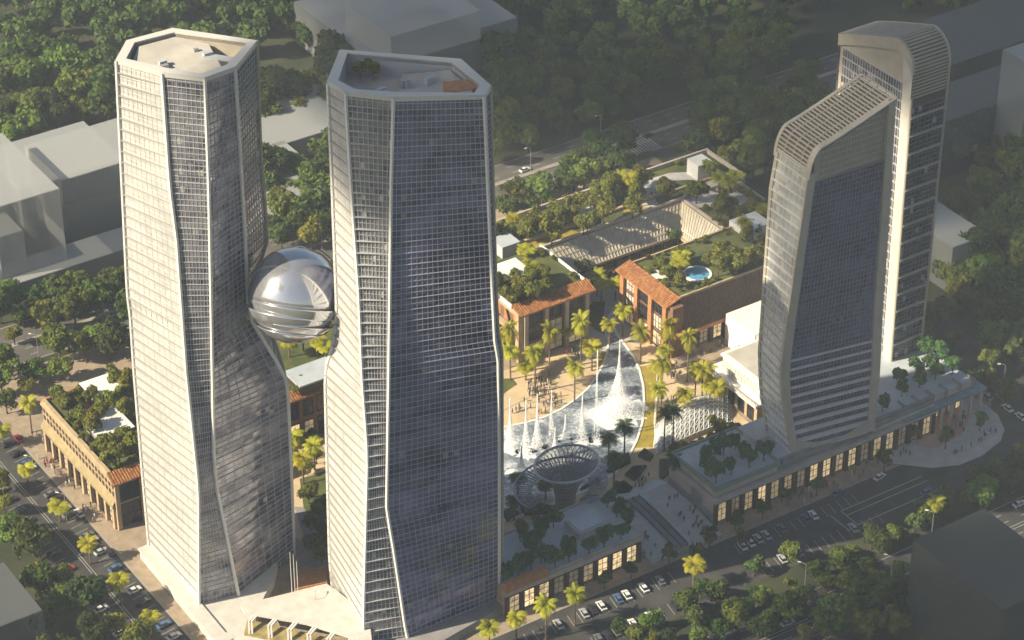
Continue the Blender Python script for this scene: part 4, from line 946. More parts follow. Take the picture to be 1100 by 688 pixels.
# ================================================================== BACKGROUND BLOCKS
def block(label,bx,material,steps=(),cat='building',windows=True,name='city_block'):
    x0,x1,y0,y1,z=bx; r=thing(name,label,cat,((x0+x1)/2,y0,0))
    b=MB(); b.box(x0,x1,y0,y1,0,z); b.build('wall',material,r)
    b=MB(); b.box(x0+.2,x1-.2,y0+.2,y1-.2,z+.01,z+.2); b.build('roof',material,r)
    for (a0,a1,c0,c1,zz) in steps: b=MB(); b.box(a0,a1,c0,c1,z+.2,zz); b.build('upper_block',material,r)
    return r
def bx(px,py,z,dx,dy): 
    """block from the pixel of its near top corner (lowest corner in view)"""
    x,y=W2(px,py,z); return (x,x+dx,y,y+dy,z)
block('tall pale plain block at far left with bright face',bx(66,202,34,-26,40) if False else (lambda p:(p[0]-24,p[0],p[1],p[1]+46,34))(W2(64,203,34)),ghostm,[])
block('broad grey plain block just left of the leftmost tower',(lambda p:(p[0],p[0]+44,p[1],p[1]+30,26))(W2(66,195,26)),ghostm,[])
block('low pale plain block at the left edge above the tree row',(lambda p:(p[0]-50,p[0],p[1],p[1]+26,20))(W2(25,248,20)),ghostm)
block('small pale block by the left edge of the view',(lambda p:(p[0]-30,p[0],p[1],p[1]+18,26))(W2(18,205,26)),ghostm)
block('low wide pale slab in front of the plain left blocks',(lambda p:(p[0]-70,p[0]+60,p[1],p[1]+14,6))(W2(60,292,6)),ghostm)
block('pale flat building behind the leftmost tower, by the hazy wood',(lambda p:(p[0]-60,p[0]+6,p[1],p[1]+34,10))(W2(118,176,10)),ghostm)
block('large pale stepped block behind the right-hand glass tower',(lambda p:(p[0],p[0]+66,p[1],p[1]+60,18))(W2(400,66,18)),ghostm,[(W2(420,40,30)[0],W2(420,40,30)[0]+40,W2(420,40,30)[1],W2(420,40,30)[1]+34,30)])
block('pale low shed seen between the tops of the twin towers',(lambda p:(p[0]-20,p[0]+34,p[1],p[1]+34,8))(W2(322,150,8)),ghostm)
block('pale narrow block just right of the globe, behind trees',(lambda p:(p[0]-8,p[0]+16,p[1],p[1]+40,8))(W2(322,214,8)),ghostm)
block('grey block behind the rear dark slab tower, upper',(lambda p:(p[0],p[0]+70,p[1],p[1]+34,24))(W2(1018,72,24)),ghostd)
block('grey block right of the rear dark slab tower, middle',(lambda p:(p[0]-20,p[0]+36,p[1],p[1]+22,24))(W2(1048,120,24)),ghostd)
block('tall pale block cut by the upper right edge',(lambda p:(p[0],p[0]+40,p[1],p[1]+14,46))(W2(1106,70,46)),ghostm)
block('long grey slab block right of the rear dark tower',(lambda p:(p[0]-16,p[0],p[1],p[1]+62,18))(W2(1062,252,18)),ghostm)
block('grey flat-roofed block at the lower left edge',(lambda p:(p[0]-34,p[0],p[1]-26,p[1],16))(W2(4,604,16)),ghostd)
r=block('see-through dark block in the lower right corner',(17.5,44,-176,-139,30),ghostglass,name='glass_block')
# ================================================================== PLAZA FEATURES
# funnel sculpture: flared lattice cone over a wide lattice ring
fx,fy=W2(607,549); Fu=thing('funnel_sculpture','giant dark trumpet-shaped lattice funnel standing in the shade by the pool','sculpture',(fx,fy,.14))
def frad(z): return 2.9+ (9.6-2.9)*max(0,(z-4)/13.4)**2.3
zs_=[0,2,4,6,8,10,12,13.5,15,16.2,17.2]; sl=Vector((-.35,.93,0)); 
def fpt(a,z,grow=1.0):
    r=frad(z)*grow; k=max(0,(z-6)/11.2); tiltz=.0
    return Vector((fx+r*math.cos(a)*1.05+.6*k,fy+r*math.sin(a)+.3*k,z+.1*k*r*(math.cos(a)*.83-math.sin(a)*.55)))
b=MB(); S=40
for j in range(len(zs_)-1):
    for k in range(S):
        a0,a1=2*math.pi*k/S,2*math.pi*(k+1)/S; b.quad(fpt(a0,zs_[j],.97),fpt(a1,zs_[j],.97),fpt(a1,zs_[j+1],.97),fpt(a0,zs_[j+1],.97))
b.build('glazed_cone',latglass,Fu)
b=MB()
for k in range(S):
    for s in (1,-1):
        for j in range(len(zs_)-1):
            a0=2*math.pi*k/S+s*.05*zs_[j]; a1=2*math.pi*k/S+s*.05*zs_[j+1]; b.beam(fpt(a0,zs_[j]),fpt(a1,zs_[j+1]),.10 if s<0 else .2,.2)
for z in (4,8,12,15): b.path([fpt(2*math.pi*k/S,z) for k in range(S)],.16,.16,closed=True)
b.build('lattice_bars',steel,Fu)
b=MB(); b.tube([fpt(2*math.pi*k/S,17.2) for k in range(S+1)],[.42]*(S+1),7); b.build('rim_ring',steel,Fu)
def rpt(a,t): r=8.8+5.4*t; return Vector((fx-1.2+r*math.cos(a)*1.0,fy+.8+r*math.sin(a)*.95,8.6+1.4*t+.10*r*(math.cos(a)*.83-math.sin(a)*.55)))
front=lambda a: abs((a-math.radians(236)+math.pi)%(2*math.pi)-math.pi)<math.radians(40)
b=MB(); S2=64
for k in range(S2):
    a=2*math.pi*k/S2
    if front(a): continue
    b.beam(rpt(a,0),rpt(a+.08,1),.2,.25); 
    if k%2==0: b.beam(rpt(a,0),rpt(a-.12,1),.12,.15)
ro=[math.radians(236+40+280*k/56) for k in range(57)]
for t in (0,.33,.66): b.path([rpt(a,t) for a in ro],.14,.14)
b.build('lattice_ring',bluesteel,Fu)
b=MB(); b.tube([rpt(a,1) for a in ro],[.35]*57,6); b.build('outer_ring',bluesteel,Fu)
b=MB(); b.lathe([(3.5,0),(3.1,.9),(2.8,4.0)],(fx,fy,.2),24); b.build('base_drum',darksteel,Fu)
# gridshell canopy
gs=thing('gridshell_canopy','low curved white gridshell canopy between palms and the podium trees','canopy',(*W2(745,470),.14))
gc=W(745,466,0); 
def gpt(u,v):
    p=W(705+u*(786-705),0+ (488-u*34) - v*(22+30*u*(1-u)+8),0); h=5.2*math.sin(math.pi*min(1,max(0,u)))**.6*math.sin(math.pi*(.06+.88*v))**.7
    return Vector((p[0],p[1],.3+h))
b=MB(); nu,nv=16,9
for i in range(nu+1):
    b.path([gpt(i/nu,j/nv) for j in range(nv+1)],.22,.22)
for j in range(nv+1): b.path([gpt(i/nu,j/nv) for i in range(nu+1)],.22,.22)
for i in range(nu):
    for j in range(nv): b.beam(gpt(i/nu,j/nv),gpt((i+1)/nu,(j+1)/nv),.14,.14)
b.build('grid_bars',white,gs)
b=MB()
for i in range(nu):
    for j in range(nv): b.quad(gpt(i/nu,j/nv)-Vector((0,0,.15)),gpt((i+1)/nu,j/nv)-Vector((0,0,.15)),gpt((i+1)/nu,(j+1)/nv)-Vector((0,0,.15)),gpt(i/nu,(j+1)/nv)-Vector((0,0,.15)))
b.build('glass_skin',see_through('shell_glass',(0.34,0.42,0.52),.35),gs)
# clipped hedges (planter beds)
HG=[('dark clipped hedge bed nearest the golden lawn tip',670,430,[(105,420),(150,370),(220,420),(190,460)]),('long angular hedge bed in the middle of the shaded paving',670,430,[(10,565),(75,505),(170,495),(85,610)]),('tall triangular hedge bed beside the podium trees',670,430,[(262,452),(300,450),(385,510),(292,590),(262,575)]),('angular hedge bed close above the public stair',670,430,[(-60,640),(0,610),(66,660),(-10,700)]),
 ('rhombic hedge bed right of the funnel among palms',530,460,[(970,355),(1030,300),(1100,295),(1050,400)]),('squarish hedge bed right of the funnel stem',530,460,[(870,480),(900,405),(1025,450),(1010,495)]),('long hedge bed along the pool kerb right of the funnel',530,460,[(818,345),(930,230),(1000,195),(1015,262),(900,325)]),('thin hedge wedge under the lattice ring of the funnel',530,460,[(640,465),(700,425),(780,385),(788,420)]),('hedge bed between funnel stem and shop roof',530,460,[(610,590),(690,505),(790,520),(770,560)]),
 ('hedge bed below the two palms left of the funnel stem',530,460,[(200,600),(330,585),(460,590),(440,640),(230,650)]),('dark hedge bed beside the dark glass tower, left of the funnel',530,460,[(60,640),(130,600),(190,640),(100,700)])]
for (lab,ox,oy,pts) in HG:
    pp=zp(ox,oy,6.875,pts); b=MB(); cx=sum(p[0] for p in pp)/len(pp); cy=sum(p[1] for p in pp)/len(pp)
    b.prism(pp,.14,.9); inn=[(cx+(p[0]-cx)*.9,cy+(p[1]-cy)*.9) for p in pp]; b.prism(inn,.9,1.25); tag(b.build('clipped_hedge',hedge_m),lab,'hedge')
# fountain jets: sprays of separate drops
def spray(label,base,top,rb,n,size,exp=2.2,group=None,plume=0.35):
    p=W(*base,.2); hgt=float(min(np.arange(1,60,.25),key=lambda z:abs(PX((p[0],p[1],z))[1]-top[1])))
    n=int(n*2.4); z=RNG.random(n)**exp*hgt; r=rb*(1-(z/hgt))**2.7*RNG.random(n)**.75+.12+.25*RNG.random(n)*(1-z/hgt)
    a=RNG.random(n)*2*math.pi; s=size*.55*(.4+RNG.random(n))
    c=np.stack([r*np.cos(a),r*np.sin(a),z],1)
    nr=RNG.normal(size=(n,3))*.55+np.array([-.55,-.25,.62]); nr/=np.linalg.norm(nr,axis=1)[:,None]   # sheets tilted towards sun and camera so the spray looks brighter
    t=np.cross(nr,RNG.normal(size=(n,3))); t/=np.linalg.norm(t,axis=1)[:,None]; u=np.cross(nr,t); t*=s[:,None]; u*=s[:,None]
    v=np.stack([c-t,c-u,c+t,c+u],1).reshape(-1,3)
    f=np.arange(n*4).reshape(-1,4)
    me=bpy.data.meshes.new('fountain_jet'); me.from_pydata(v.tolist(),[],f.tolist()); me.materials.append(foam); me.update()
    root=thing('fountain_jet',label,'fountain jet',(float(p[0]),float(p[1]),.2),group)
    o=bpy.data.objects.new('spray_plume',me); COL.objects.link(o); o.parent=root
    b=MB(); rr=random.Random(int(base[0]*7)); pts=[]
    for i in range(22): t=2*math.pi*i/22; q=(rb*1.12+.8)*(.75+.5*rr.random()); pts.append((q*math.cos(t),q*math.sin(t)))
    b.sheet(pts,.05); b.build('foam_patch',mat('foam_patch',(.70,.73,.76),.5,var=.12,scale=1.5,bump=.5,bscale=3),None).parent=root
    return root
spray('tall main fountain plume rising to a sharp white tip',(664,445),(661,366),7.0,5200,.20,exp=2.0)
spray('slender very tall water jet left of the main plume',(640,474),(639,376),1.4,1100,.15,exp=1.1)
spray('broad short jet just left of the slender tall one',(625,474),(624,424),2.2,1300,.17,exp=1.3)
spray('leftmost white fountain jet beside the dark glass tower',(548,482),(547,428),2.4,1500,.18,exp=1.3)
spray('second white jet from the dark glass tower',(565,487),(564,431),2.4,1500,.18,exp=1.3)
spray('third white jet from the dark glass tower',(577,480),(576,424),2.2,1400,.18,exp=1.3)
spray('fourth white jet from the dark glass tower, beside the promenade edge',(592,478),(592,420),2.0,1300,.18,exp=1.3)
spray('low white jet between the two groups of jets',(607,472),(607,446),1.4,700,.15,exp=1.2)
spray('wide low burst of white water nearest the funnel',(560,512),(560,480),3.4,1500,.18,exp=1.8)
spray('wide low burst of white water behind the funnel rim',(596,492),(596,460),3.0,1400,.18,exp=1.8)
# ================================================================== TREES
def np_mesh(name,v,f,m,smooth=False):
    me=bpy.data.meshes.new(name); me.vertices.add(len(v)); me.vertices.foreach_set('co',np.asarray(v,np.float32).ravel())
    f=np.asarray(f,np.int32); k=f.shape[1]; me.loops.add(f.size); me.loops.foreach_set('vertex_index',f.ravel()); me.polygons.add(len(f))
    me.polygons.foreach_set('loop_start',np.arange(0,f.size,k,dtype=np.int32)); me.polygons.foreach_set('loop_total',np.full(len(f),k,np.int32))
    me.materials.append(m); me.update(calc_edges=True); me.validate(); return me
def leaves(centres,radii,n,size,rng,flat=1.0,droop=0.0):
    """n leaf clumps (bent quads) over a set of lobes, facing roughly outwards"""
    w=radii**2; idx=rng.choice(len(centres),n,p=w/w.sum()); d=rng.normal(size=(n,3)); d/=np.linalg.norm(d,axis=1)[:,None]; d[:,2]=np.where(d[:,2]<-.55,-d[:,2],d[:,2])
    rr=radii[idx]*(.62+.5*rng.random(n)**.6); c=centres[idx]+d*rr[:,None]*np.array([1,1,flat])
    nrm=d+rng.normal(size=(n,3))*.55; nrm/=np.linalg.norm(nrm,axis=1)[:,None]
    t=np.cross(nrm,rng.normal(size=(n,3))); t/=np.linalg.norm(t,axis=1)[:,None]; u=np.cross(nrm,t)
    s=size*(.55+.9*rng.random(n)); t*=s[:,None]; u*=(s*.7)[:,None]; k=nrm*(s*.25)[:,None]
    v=np.stack([c-t,c-u*.9-k,c+t,c+u*.9-k],1).reshape(-1,3); f=np.arange(n*4).reshape(-1,4); return v,f
def lobes(rng,h,r,n,z0):
    c=[];rad=[]
    for i in range(n):
        a=rng.random()*2*math.pi; q=r*.72*math.sqrt(rng.random()); z=z0+(h-z0)*(.25+.6*rng.random())
        c.append((q*math.cos(a),q*math.sin(a),z)); rad.append(r*(.30+.26*rng.random()))
    c.append((0,0,z0+(h-z0)*.55)); rad.append(r*.5); return np.array(c),np.array(rad)
def broad_proto(seed,h,r,nl,n,size,z0):
    rng=np.random.default_rng(seed); c,rad=lobes(rng,h,r,nl,z0); v,f=leaves(c,rad,n,size,rng,.9)
    b=MB(); b.tube([(0,0,0),(.15,.1,z0*.6),(.1,0,z0+1.2),(0,0,h*.7)],[r*.085,r*.065,r*.05,.06],7)
    for k in range(5):
        q=c[k%len(c)]; b.tube([(0.1,0,z0*.9),(q[0]*.5,q[1]*.5,(z0+q[2])/2+.3),tuple(q)],[r*.04,r*.03,.05],5)
    return (v,f),b
PROTO={}
for k in range(6):
    (v,f),b=broad_proto(100+k,9.5+k%3,4.6+.25*(k%4),11+k,1500,.62,2.6)
    PROTO['broad',k]=(np_mesh('crown',v,f,leafA if k%2 else leafB),b.mesh('trunk',trunk_m))
for k in range(3):
    (v,f),b=broad_proto(200+k,7.5,3.4,9,1100,.5,2.0); PROTO['garden',k]=(np_mesh('crown',v,f,leafG),b.mesh('trunk',trunk_m))
for k in range(3):
    (v,f),b=broad_proto(300+k,5.6,2.1,9,800,.40,1.3); PROTO['roof',k]=(np_mesh('crown',v,f,leafR),b.mesh('trunk',trunk_m))
for k in range(3):
    (v,f),b=broad_proto(400+k,7.6,2.5,9,950,.45,2.8); PROTO['street',k]=(np_mesh('crown',v,f,leafA),b.mesh('trunk',trunk_m))
def palm_proto(seed,h,nf,L,m):
    rng=np.random.default_rng(seed); vs=[];fs=[];i=0
    for k in range(nf):
        a=2*math.pi*k/nf*2.4+rng.random()*.5; el=math.radians(78-95*(k/nf)+rng.normal()*6); l=L*(.8+.35*rng.random()); p=np.array([0,0,h]); pts=[]; 
        for s in range(7):
            pts.append(p.copy()); e=el-s*.26; p=p+np.array([math.cos(a)*math.cos(e),math.sin(a)*math.cos(e),math.sin(e)])*l/6
        pts=np.array(pts); side=np.array([-math.sin(a),math.cos(a),0])
        for s in range(1,7):
            q=pts[s]; d=pts[s]-pts[s-1]; wd=l*.26*math.sin(math.pi*(.12+.8*s/7))
            for sg in (1,-1):
                for o in (0,.5):
                    c=q-d*o; tip=c+side*sg*wd+d*.5-np.array([0,0,wd*.45]); vs+= [c-d*.20,c+d*.22,tip+d*.16,tip-d*.10]; fs.append((i,i+1,i+2,i+3)); i+=4
    b=MB(); n=8; bend=rng.normal()*.5; b.tube([(bend*math.sin(j/n*3),bend*.4*(j/n),h*j/n) for j in range(n+1)] if False else [(0,0,h*j/n) for j in range(n+1)],[.34-.14*j/n for j in range(n+1)],8)
    return np_mesh('crown',vs,fs,m),b.mesh('trunk',palmtrunk)
for k in range(3): PROTO['palm',k]=palm_proto(500+k,11.5,30,3.9,leafP)
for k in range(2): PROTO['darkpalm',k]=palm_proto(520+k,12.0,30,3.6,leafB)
CNT={}
def tree(kind,x,y,z,s,label,group,name,sz=None,var=None):
    k=var if var is not None else random.randrange(sum(1 for q in PROTO if q[0]==kind)); cm,tm=PROTO[kind,k]
    r=thing(name,label,'palm' if 'palm' in name else 'tree',(x,y,z),group,random.random()*6.28,(s,s,sz or s))
    for nm,me in (('trunk',tm),('crown',cm)):
        o=bpy.data.objects.new(nm,me); COL.objects.link(o); o.parent=r
    CNT[kind]=CNT.get(kind,0)+1; return r
def inpoly(x,y,P):
    c=False; n=len(P)
    for i in range(n):
        x0,y0=P[i]; x1,y1=P[(i+1)%n]
        if (y0>y)!=(y1>y) and x<(x1-x0)*(y-y0)/(y1-y0)+x0: c=not c
    return c
# -------- woods: (px polygon of the tree feet, spacing, size, wood phrase, group)
def wood(poly,sp,s0,phrase,group,seed,kinds=('broad','broad','broad','garden'),maxn=999,z=0):
    rr=random.Random(seed); P=[W2(*p,z) for p in poly]; x0,x1=min(p[0] for p in P),max(p[0] for p in P); y0,y1=min(p[1] for p in P),max(p[1] for p in P); pts=[]
    for _ in range(9000):
        x,y=rr.uniform(x0,x1),rr.uniform(y0,y1)
        if inpoly(x,y,P) and all((x-a)**2+(y-c)**2>sp*sp for a,c in pts): pts.append((x,y))
        if len(pts)>=maxn: break
    out=[]
    px=[(PX((x,y,5)),x,y,s0*1.22*rr.uniform(.72,1.3)) for x,y in pts]
    if not px: return
    big=max(px,key=lambda t:t[3]); left=min(px,key=lambda t:t[0][0]); right=max(px,key=lambda t:t[0][0]); low=max(px,key=lambda t:t[0][1]); hi=min(px,key=lambda t:t[0][1])
    used=set()
    for lab,t in (('leftmost',left),('rightmost',right),('nearest',low),('farthest',hi),('broadest',big)):
        if id(t) not in used: used.add(id(t)); out.append((t,lab+' tree of the '+phrase))
    rest=[t for t in px if id(t) not in used]
    md=sorted(t[3] for t in rest)[len(rest)//2] if rest else 0
    for t in rest: out.append((t,('tall' if t[3]>=md else 'smaller')+' tree inside the '+phrase))
    for t,lab in out:
        tree(rr.choice(kinds),t[1],t[2],z,t[3],lab,group,'garden_tree' if kinds[0]=='garden' else 'broadleaf_tree',sz=t[3]*rr.uniform(.9,1.15))
FAR=[]
def farwood(poly,sp,s0,seed):
    rr=random.Random(seed); P=[W2(*p) for p in poly]; x0,x1=min(p[0] for p in P),max(p[0] for p in P); y0,y1=min(p[1] for p in P),max(p[1] for p in P); pts=[]
    for _ in range(6000):
        x,y=rr.uniform(x0,x1),rr.uniform(y0,y1)
        if inpoly(x,y,P) and all((x-a)**2+(y-c)**2>sp*sp for a,c in pts): pts.append((x,y))
    FAR.extend((x,y,s0*1.1*rr.uniform(.7,1.35),rr) for x,y in pts)
wood([(0,336),(70,318),(140,298),(140,326),(75,352),(0,376)],7.5,.82,'tree row along the far side of the road at left','trees across the left road',1)
wood([(0,412),(40,396),(85,378),(150,352),(150,382),(95,402),(50,428),(0,452)],7.6,.85,'belt between left road and garden-roof building','trees before the garden-roof building',2)
wood([(0,520),(18,540),(40,585),(60,620),(95,660),(150,700),(40,720),(46,650),(20,600),(0,590)],7.4,.9,'grove along the left street','trees along the left street',3)
wood([(285,205),(362,180),(362,262),(330,280),(285,262)],7.6,.95,'grove seen between the twin towers','trees between the twin towers',4)
wood([(735,150),(770,118),(842,110),(870,100),(880,128),(850,150),(838,190),(790,205),(752,178)],8.0,1.0,'dense dark wood left of the right towers','trees left of the right towers',5)
wood([(535,232),(560,215),(640,178),(668,165),(672,196),(640,206),(560,238),(535,248)],7.6,.85,'shady belt between far road and roof garden','trees behind the roof garden',6)
wood([(530,190),(610,150),(680,128),(760,100),(860,66),(860,90),(760,122),(690,138),(640,160),(530,206)][:1]+[(528,178),(620,145),(700,118),(790,92),(850,72),(850,48),(760,70),(700,80),(620,105),(530,140)],9.5,1.05,'wood beyond the far road','trees beyond the far road',7)
wood([(1018,255),(1040,235),(1100,200),(1100,330),(1050,330),(1010,330),(1002,300)],8.5,1.05,'wood at the right edge beyond the rear slab tower','trees at the right edge',8)
wood([(1000,338),(1040,340),(1100,345),(1100,398),(1060,390),(1030,380),(1000,365)],8.5,.9,'dark wood above the drop-off road at right','dark trees at the right edge',9)
wood([(1030,130),(1100,120),(1100,190),(1050,200),(1030,180)],8.5,1.1,'wood behind the long grey slab block','trees behind the grey slab block',10)
wood([(0,175),(60,150),(122,130),(122,85),(60,95),(0,110)],9.5,1.15,'hazy wood left of the leftmost tower','hazy trees at upper left',11)
wood([(285,118),(358,95),(358,130),(320,138),(285,140)],9.0,1.1,'hazy grove between the tower tops','hazy trees between the tower tops',12)
wood([(880,690),(930,655),(972,632),(976,690)],7.2,.8,'thicket beside the see-through dark block','trees by the dark corner block',13)
wood([(690,700),(800,650),(900,604),(1000,556),(1030,540),(1040,546),(1000,564),(900,614),(800,664),(740,700)],7.4,.50,'row between parking lane and boulevard','trees along the boulevard',15)
wood([(800,688),(880,652),(968,612),(968,640),(900,690)],7.0,.62,'row on the near side of the boulevard','trees along the near boulevard side',16)
wood([(1040,528),(1100,498),(1100,535),(1050,556)],6.5,.72,'strip below the rounded apron','trees below the apron',17)
wood([(530,262),(600,230),(690,194),(696,206),(640,232),(560,264)],5.6,.66,'rear edge planting on the roof garden','trees on the rear roof edge',18,('garden',),z=17)
wood([(775,215),(800,225),(822,262),(822,285),(800,270)],5.6,.62,'roof planting right of the courtyard','trees on the right roof wing',19,('garden',),z=17)
farwood([(0,110),(125,80),(360,60),(360,20),(520,0),(0,-30)],13,1.3,21)
farwood([(530,130),(620,98),(760,62),(895,10),(895,-40),(520,-20),(530,60)],12,1.2,22)
farwood([(1020,70),(1100,45),(1100,-40),(900,-40),(960,12),(1015,25)],12,1.2,23)
farwood([(1100,190),(1240,120),(1240,400),(1100,420)],12,1.1,24)
# one mesh for the distant wood mass
vs=[];fs=[];off=0
rng=np.random.default_rng(77); c,rad=lobes(rng,9.5,4.6,10,1.5); lv,lf=leaves(c,rad,700,.85,rng,.9)
for (x,y,s,rr) in FAR:
    a=rr.random()*6.28; R=np.array([[math.cos(a),-math.sin(a),0],[math.sin(a),math.cos(a),0],[0,0,1]]); vs.append((lv*s)@R.T+np.array([x,y,0])); fs.append(lf+off); off+=len(lv)
o=bpy.data.objects.new('distant_wood',np_mesh('distant_wood',np.concatenate(vs),np.concatenate(fs),leafB)); COL.objects.link(o); tag(o,'far-off mass of trees along the hazy top of the view','wood',kind='stuff')
# -------- strips of single trees given by the pixel of the crown centre
def row(kind,pts,z,label,group,name,scale=(.85,1.15),crown=None,seed=0,sz=None):
    """label may hold {} for the ordinal, counted from the left"""
    rr=random.Random(seed); pts=sorted(pts); n=len(pts)
    for i,p in enumerate(pts):
        s=rr.uniform(*scale); x,y=W2(p[0],p[1],z+(crown or 0)*s)
        o=ORD[i] if i<len(ORD) else 'last'; tree(kind,x,y,z,s,label.format('leftmost' if i==0 else 'rightmost' if i==n-1 else o),group,name,sz=s*(sz or rr.uniform(.92,1.12)))
def bushes(rects,z,n,label,group,seed):
    rr=random.Random(seed); k=0
    for _ in range(n):
        x0,x1,y0,y1=rr.choice(rects); s=rr.uniform(.22,.42); tree('garden',rr.uniform(x0,x1),rr.uniform(y0,y1),z-1.2*s,s,label,group,'roof_shrub',sz=s*.9)
z5=lambda pts,ox,oy,s:[(ox+a/s,oy+b/s) for a,b in pts]
row('broad',[(810,608),(819,640),(802,652),(850,592),(880,612),(905,600),(888,625),(945,584),(958,575),(982,560),(993,552),(866,640),(842,650),(828,668),(930,606)],0,'{} tree between parking lane and boulevard, counted from left','trees between parking lane and boulevard','broadleaf_tree',(.55,.78),6,31)
row('broad',[(790,664),(775,678),(815,672),(700,668),(736,648),(753,632),(768,632),(750,664),(720,684),(665,674),(684,684)],0,'{} tree of the low strip below the parking lane, counted from left','trees of the front strip','broadleaf_tree',(.55,.8),6,32)
row('roof',z5([(83,435),(128,412),(172,395),(212,370),(263,390),(315,368),(388,335),(445,310),(505,283)],520,488,3.4375),9.6,'{} round tree along the front edge of the shop row roof, from left','trees on the shop row roof','roof_tree',(1.05,1.3),2.8,33)
row('roof',z5([(135,290),(172,335),(210,262),(258,235),(455,165),(490,200),(530,240)],520,488,3.4375),9.6,'{} round tree along the rear edge of the shop row roof, from left','trees on the shop row roof','roof_tree',(1.05,1.3),2.8,34)
row('roof',z5([(605,475),(685,540),(795,490),(930,430),(1040,380)],670,430,6.875),12.75,'{} small round tree on the left podium roof terrace, counted from left','trees on the left podium roof','roof_tree',(1.1,1.35),2.8,35)
row('garden',z5([(710,370),(720,280),(600,340),(530,390),(820,230),(680,190),(360,400),(420,420),(660,310)],670,430,6.875),.14,'{} bushy tree in the clump behind the left podium roof, from left','trees behind the left podium roof','garden_tree',(.7,.95),4,36)
row('roof',z5([(270,350),(380,260),(483,210),(580,165)],900,370,5.5),12.8,'{} round tree behind the portal ribs on the right podium, from left','trees on the right podium roof','roof_tree',(1.0,1.15),2.8,37)
row('roof',z5([(680,120),(605,55),(530,15)],900,370,5.5),12.8,'{} round tree along the right end of the podium roof, counted from left','trees on the right podium roof','roof_tree',(1.25,1.5),2.8,38)
row('street',z5([(1030,215),(930,320),(680,410),(575,445),(480,500),(380,540),(405,610),(285,600),(235,660),(135,660)],680,400,3.4375),.14,'{} slim street tree before the podium arcade, from left','street trees before the podium','street_tree',(.85,1.05),5.2,39)
row('street',z5([(640,545),(845,440)],900,370,5.5),.3,'{} slim street tree standing on the rounded pale apron','street trees on the apron','street_tree',(.9,1.0),5.2,40)
row('street',z5([(800,185),(895,215),(905,100),(1015,270)],900,370,5.5),.02,'{} tree of the group right of the drop-off canopy, from left','trees beside the drop-off road','broadleaf_tree',(1.2,1.45),5.2,41)
row('street',z5([(445,455),(545,420)],520,488,3.4375),.14,'{} bright green street tree before the lit shop row','street trees before the shop row','street_tree',(.75,.9),5.2,42)
# roof gardens
row('garden',z5([(60,600),(110,580),(220,555),(160,645),(350,590),(430,530),(440,410),(490,400),(590,510),(625,445),(640,360),(330,600)],560,120,4.914),17,'{} bushy tree in the rear roof garden, from left','trees of the rear roof garden','garden_tree',(.95,1.3),4,43)
row('garden',z5([(775,415),(925,420),(1040,490),(1000,300),(1060,520)],560,120,4.914),17,'{} bushy tree around the oval roof drive, counted from left','trees around the oval roof drive','garden_tree',(1.0,1.3),4,44)
row('garden',z5([(350,110),(395,215),(700,110),(745,60),(930,60),(410,40),(330,170),(300,100),(620,60),(790,110),(860,40),(840,90),(980,40),(700,30),(480,40),(780,30)],670,270,6.875),20,'{} bush-like tree around the round blue roof pool, counted from left','trees around the roof pool','garden_tree',(.65,1.1),4,45)
row('garden',z5([(75,150),(215,170),(300,150),(330,60),(230,90),(395,110),(110,110),(160,200),(360,170),(420,60),(180,40),(450,150),(60,80),(390,30)],525,290,6.875),19.5,'{} bush-like tree on the plaza building roof, from left','trees on the plaza building roof','garden_tree',(.65,.95),4,46)
row('garden',z5([(240,270),(330,262),(420,275),(420,190),(330,370),(390,430),(440,470),(445,405),(250,300),(300,280),(370,300),(285,320),(460,200),(470,320),(350,330),(480,430),(310,345),(215,262),(400,500),(455,250)],0,350,3.4375),18.5,'{} bush-like tree on the left arcade building roof, from left','trees on the left roof garden','garden_tree',(.65,1.05),4,47)
row('street',z5([(590,350),(690,320),(770,290),(830,265)] if False else [(560,570),(690,525)],525,210,6.875),5.1,'{} dark round tree on the gallery under the sloped glazing, left part','trees in the court','street_tree',(.9,1.1),5.2,48)
row('street',z5([(70,565),(210,500),(355,490)],670,180,6.875),5.1,'{} dark round tree on the gallery under the sloped glazing, right part','trees in the court','street_tree',(.9,1.1),5.2,49)
row('garden',[(318,420),(322,408)],18.1,'{} bush on the roof glimpsed between the twin towers','bushes between the towers','garden_tree',(.4,.5),3,50)
row('garden',[(322,478),(333,470),(319,498),(340,492),(330,505)],.14,'{} bush on the ground glimpsed between the twin towers','bushes between the towers','garden_tree',(.5,.7),3.5,51)
row('garden',[(cx_,cy_) for cx_,cy_ in ((387,78),(393,72),(400,80))],HB-5.4,'{} roof garden tree inside the crown of the navy glass tower','trees in the tower crown','garden_tree',(.5,.62),3,52)
row('garden',[(247,48),(243,53)],HA-4.4,'{} roof garden bush inside the crown of the leftmost tower','bushes in the tower crown','garden_tree',(.35,.42),3,53)
row('roof',[(757,489),(767,484),(778,480),(790,474),(800,482)],12.75,'{} round tree of the inner row on the left podium roof, from left','trees on the left podium roof','roof_tree',(1.0,1.2),2.8,71)
row('roof',[(560,602),(585,596),(610,586),(575,576)],9.6,'{} round tree in the middle of the shop row roof, from left','trees on the shop row roof','roof_tree',(1.0,1.2),2.8,72)
row('roof',[(968,405),(985,396),(1000,390)],12.8,'{} round tree of the inner row on the right podium roof, from left','trees on the right podium roof','roof_tree',(1.1,1.3),2.8,73)
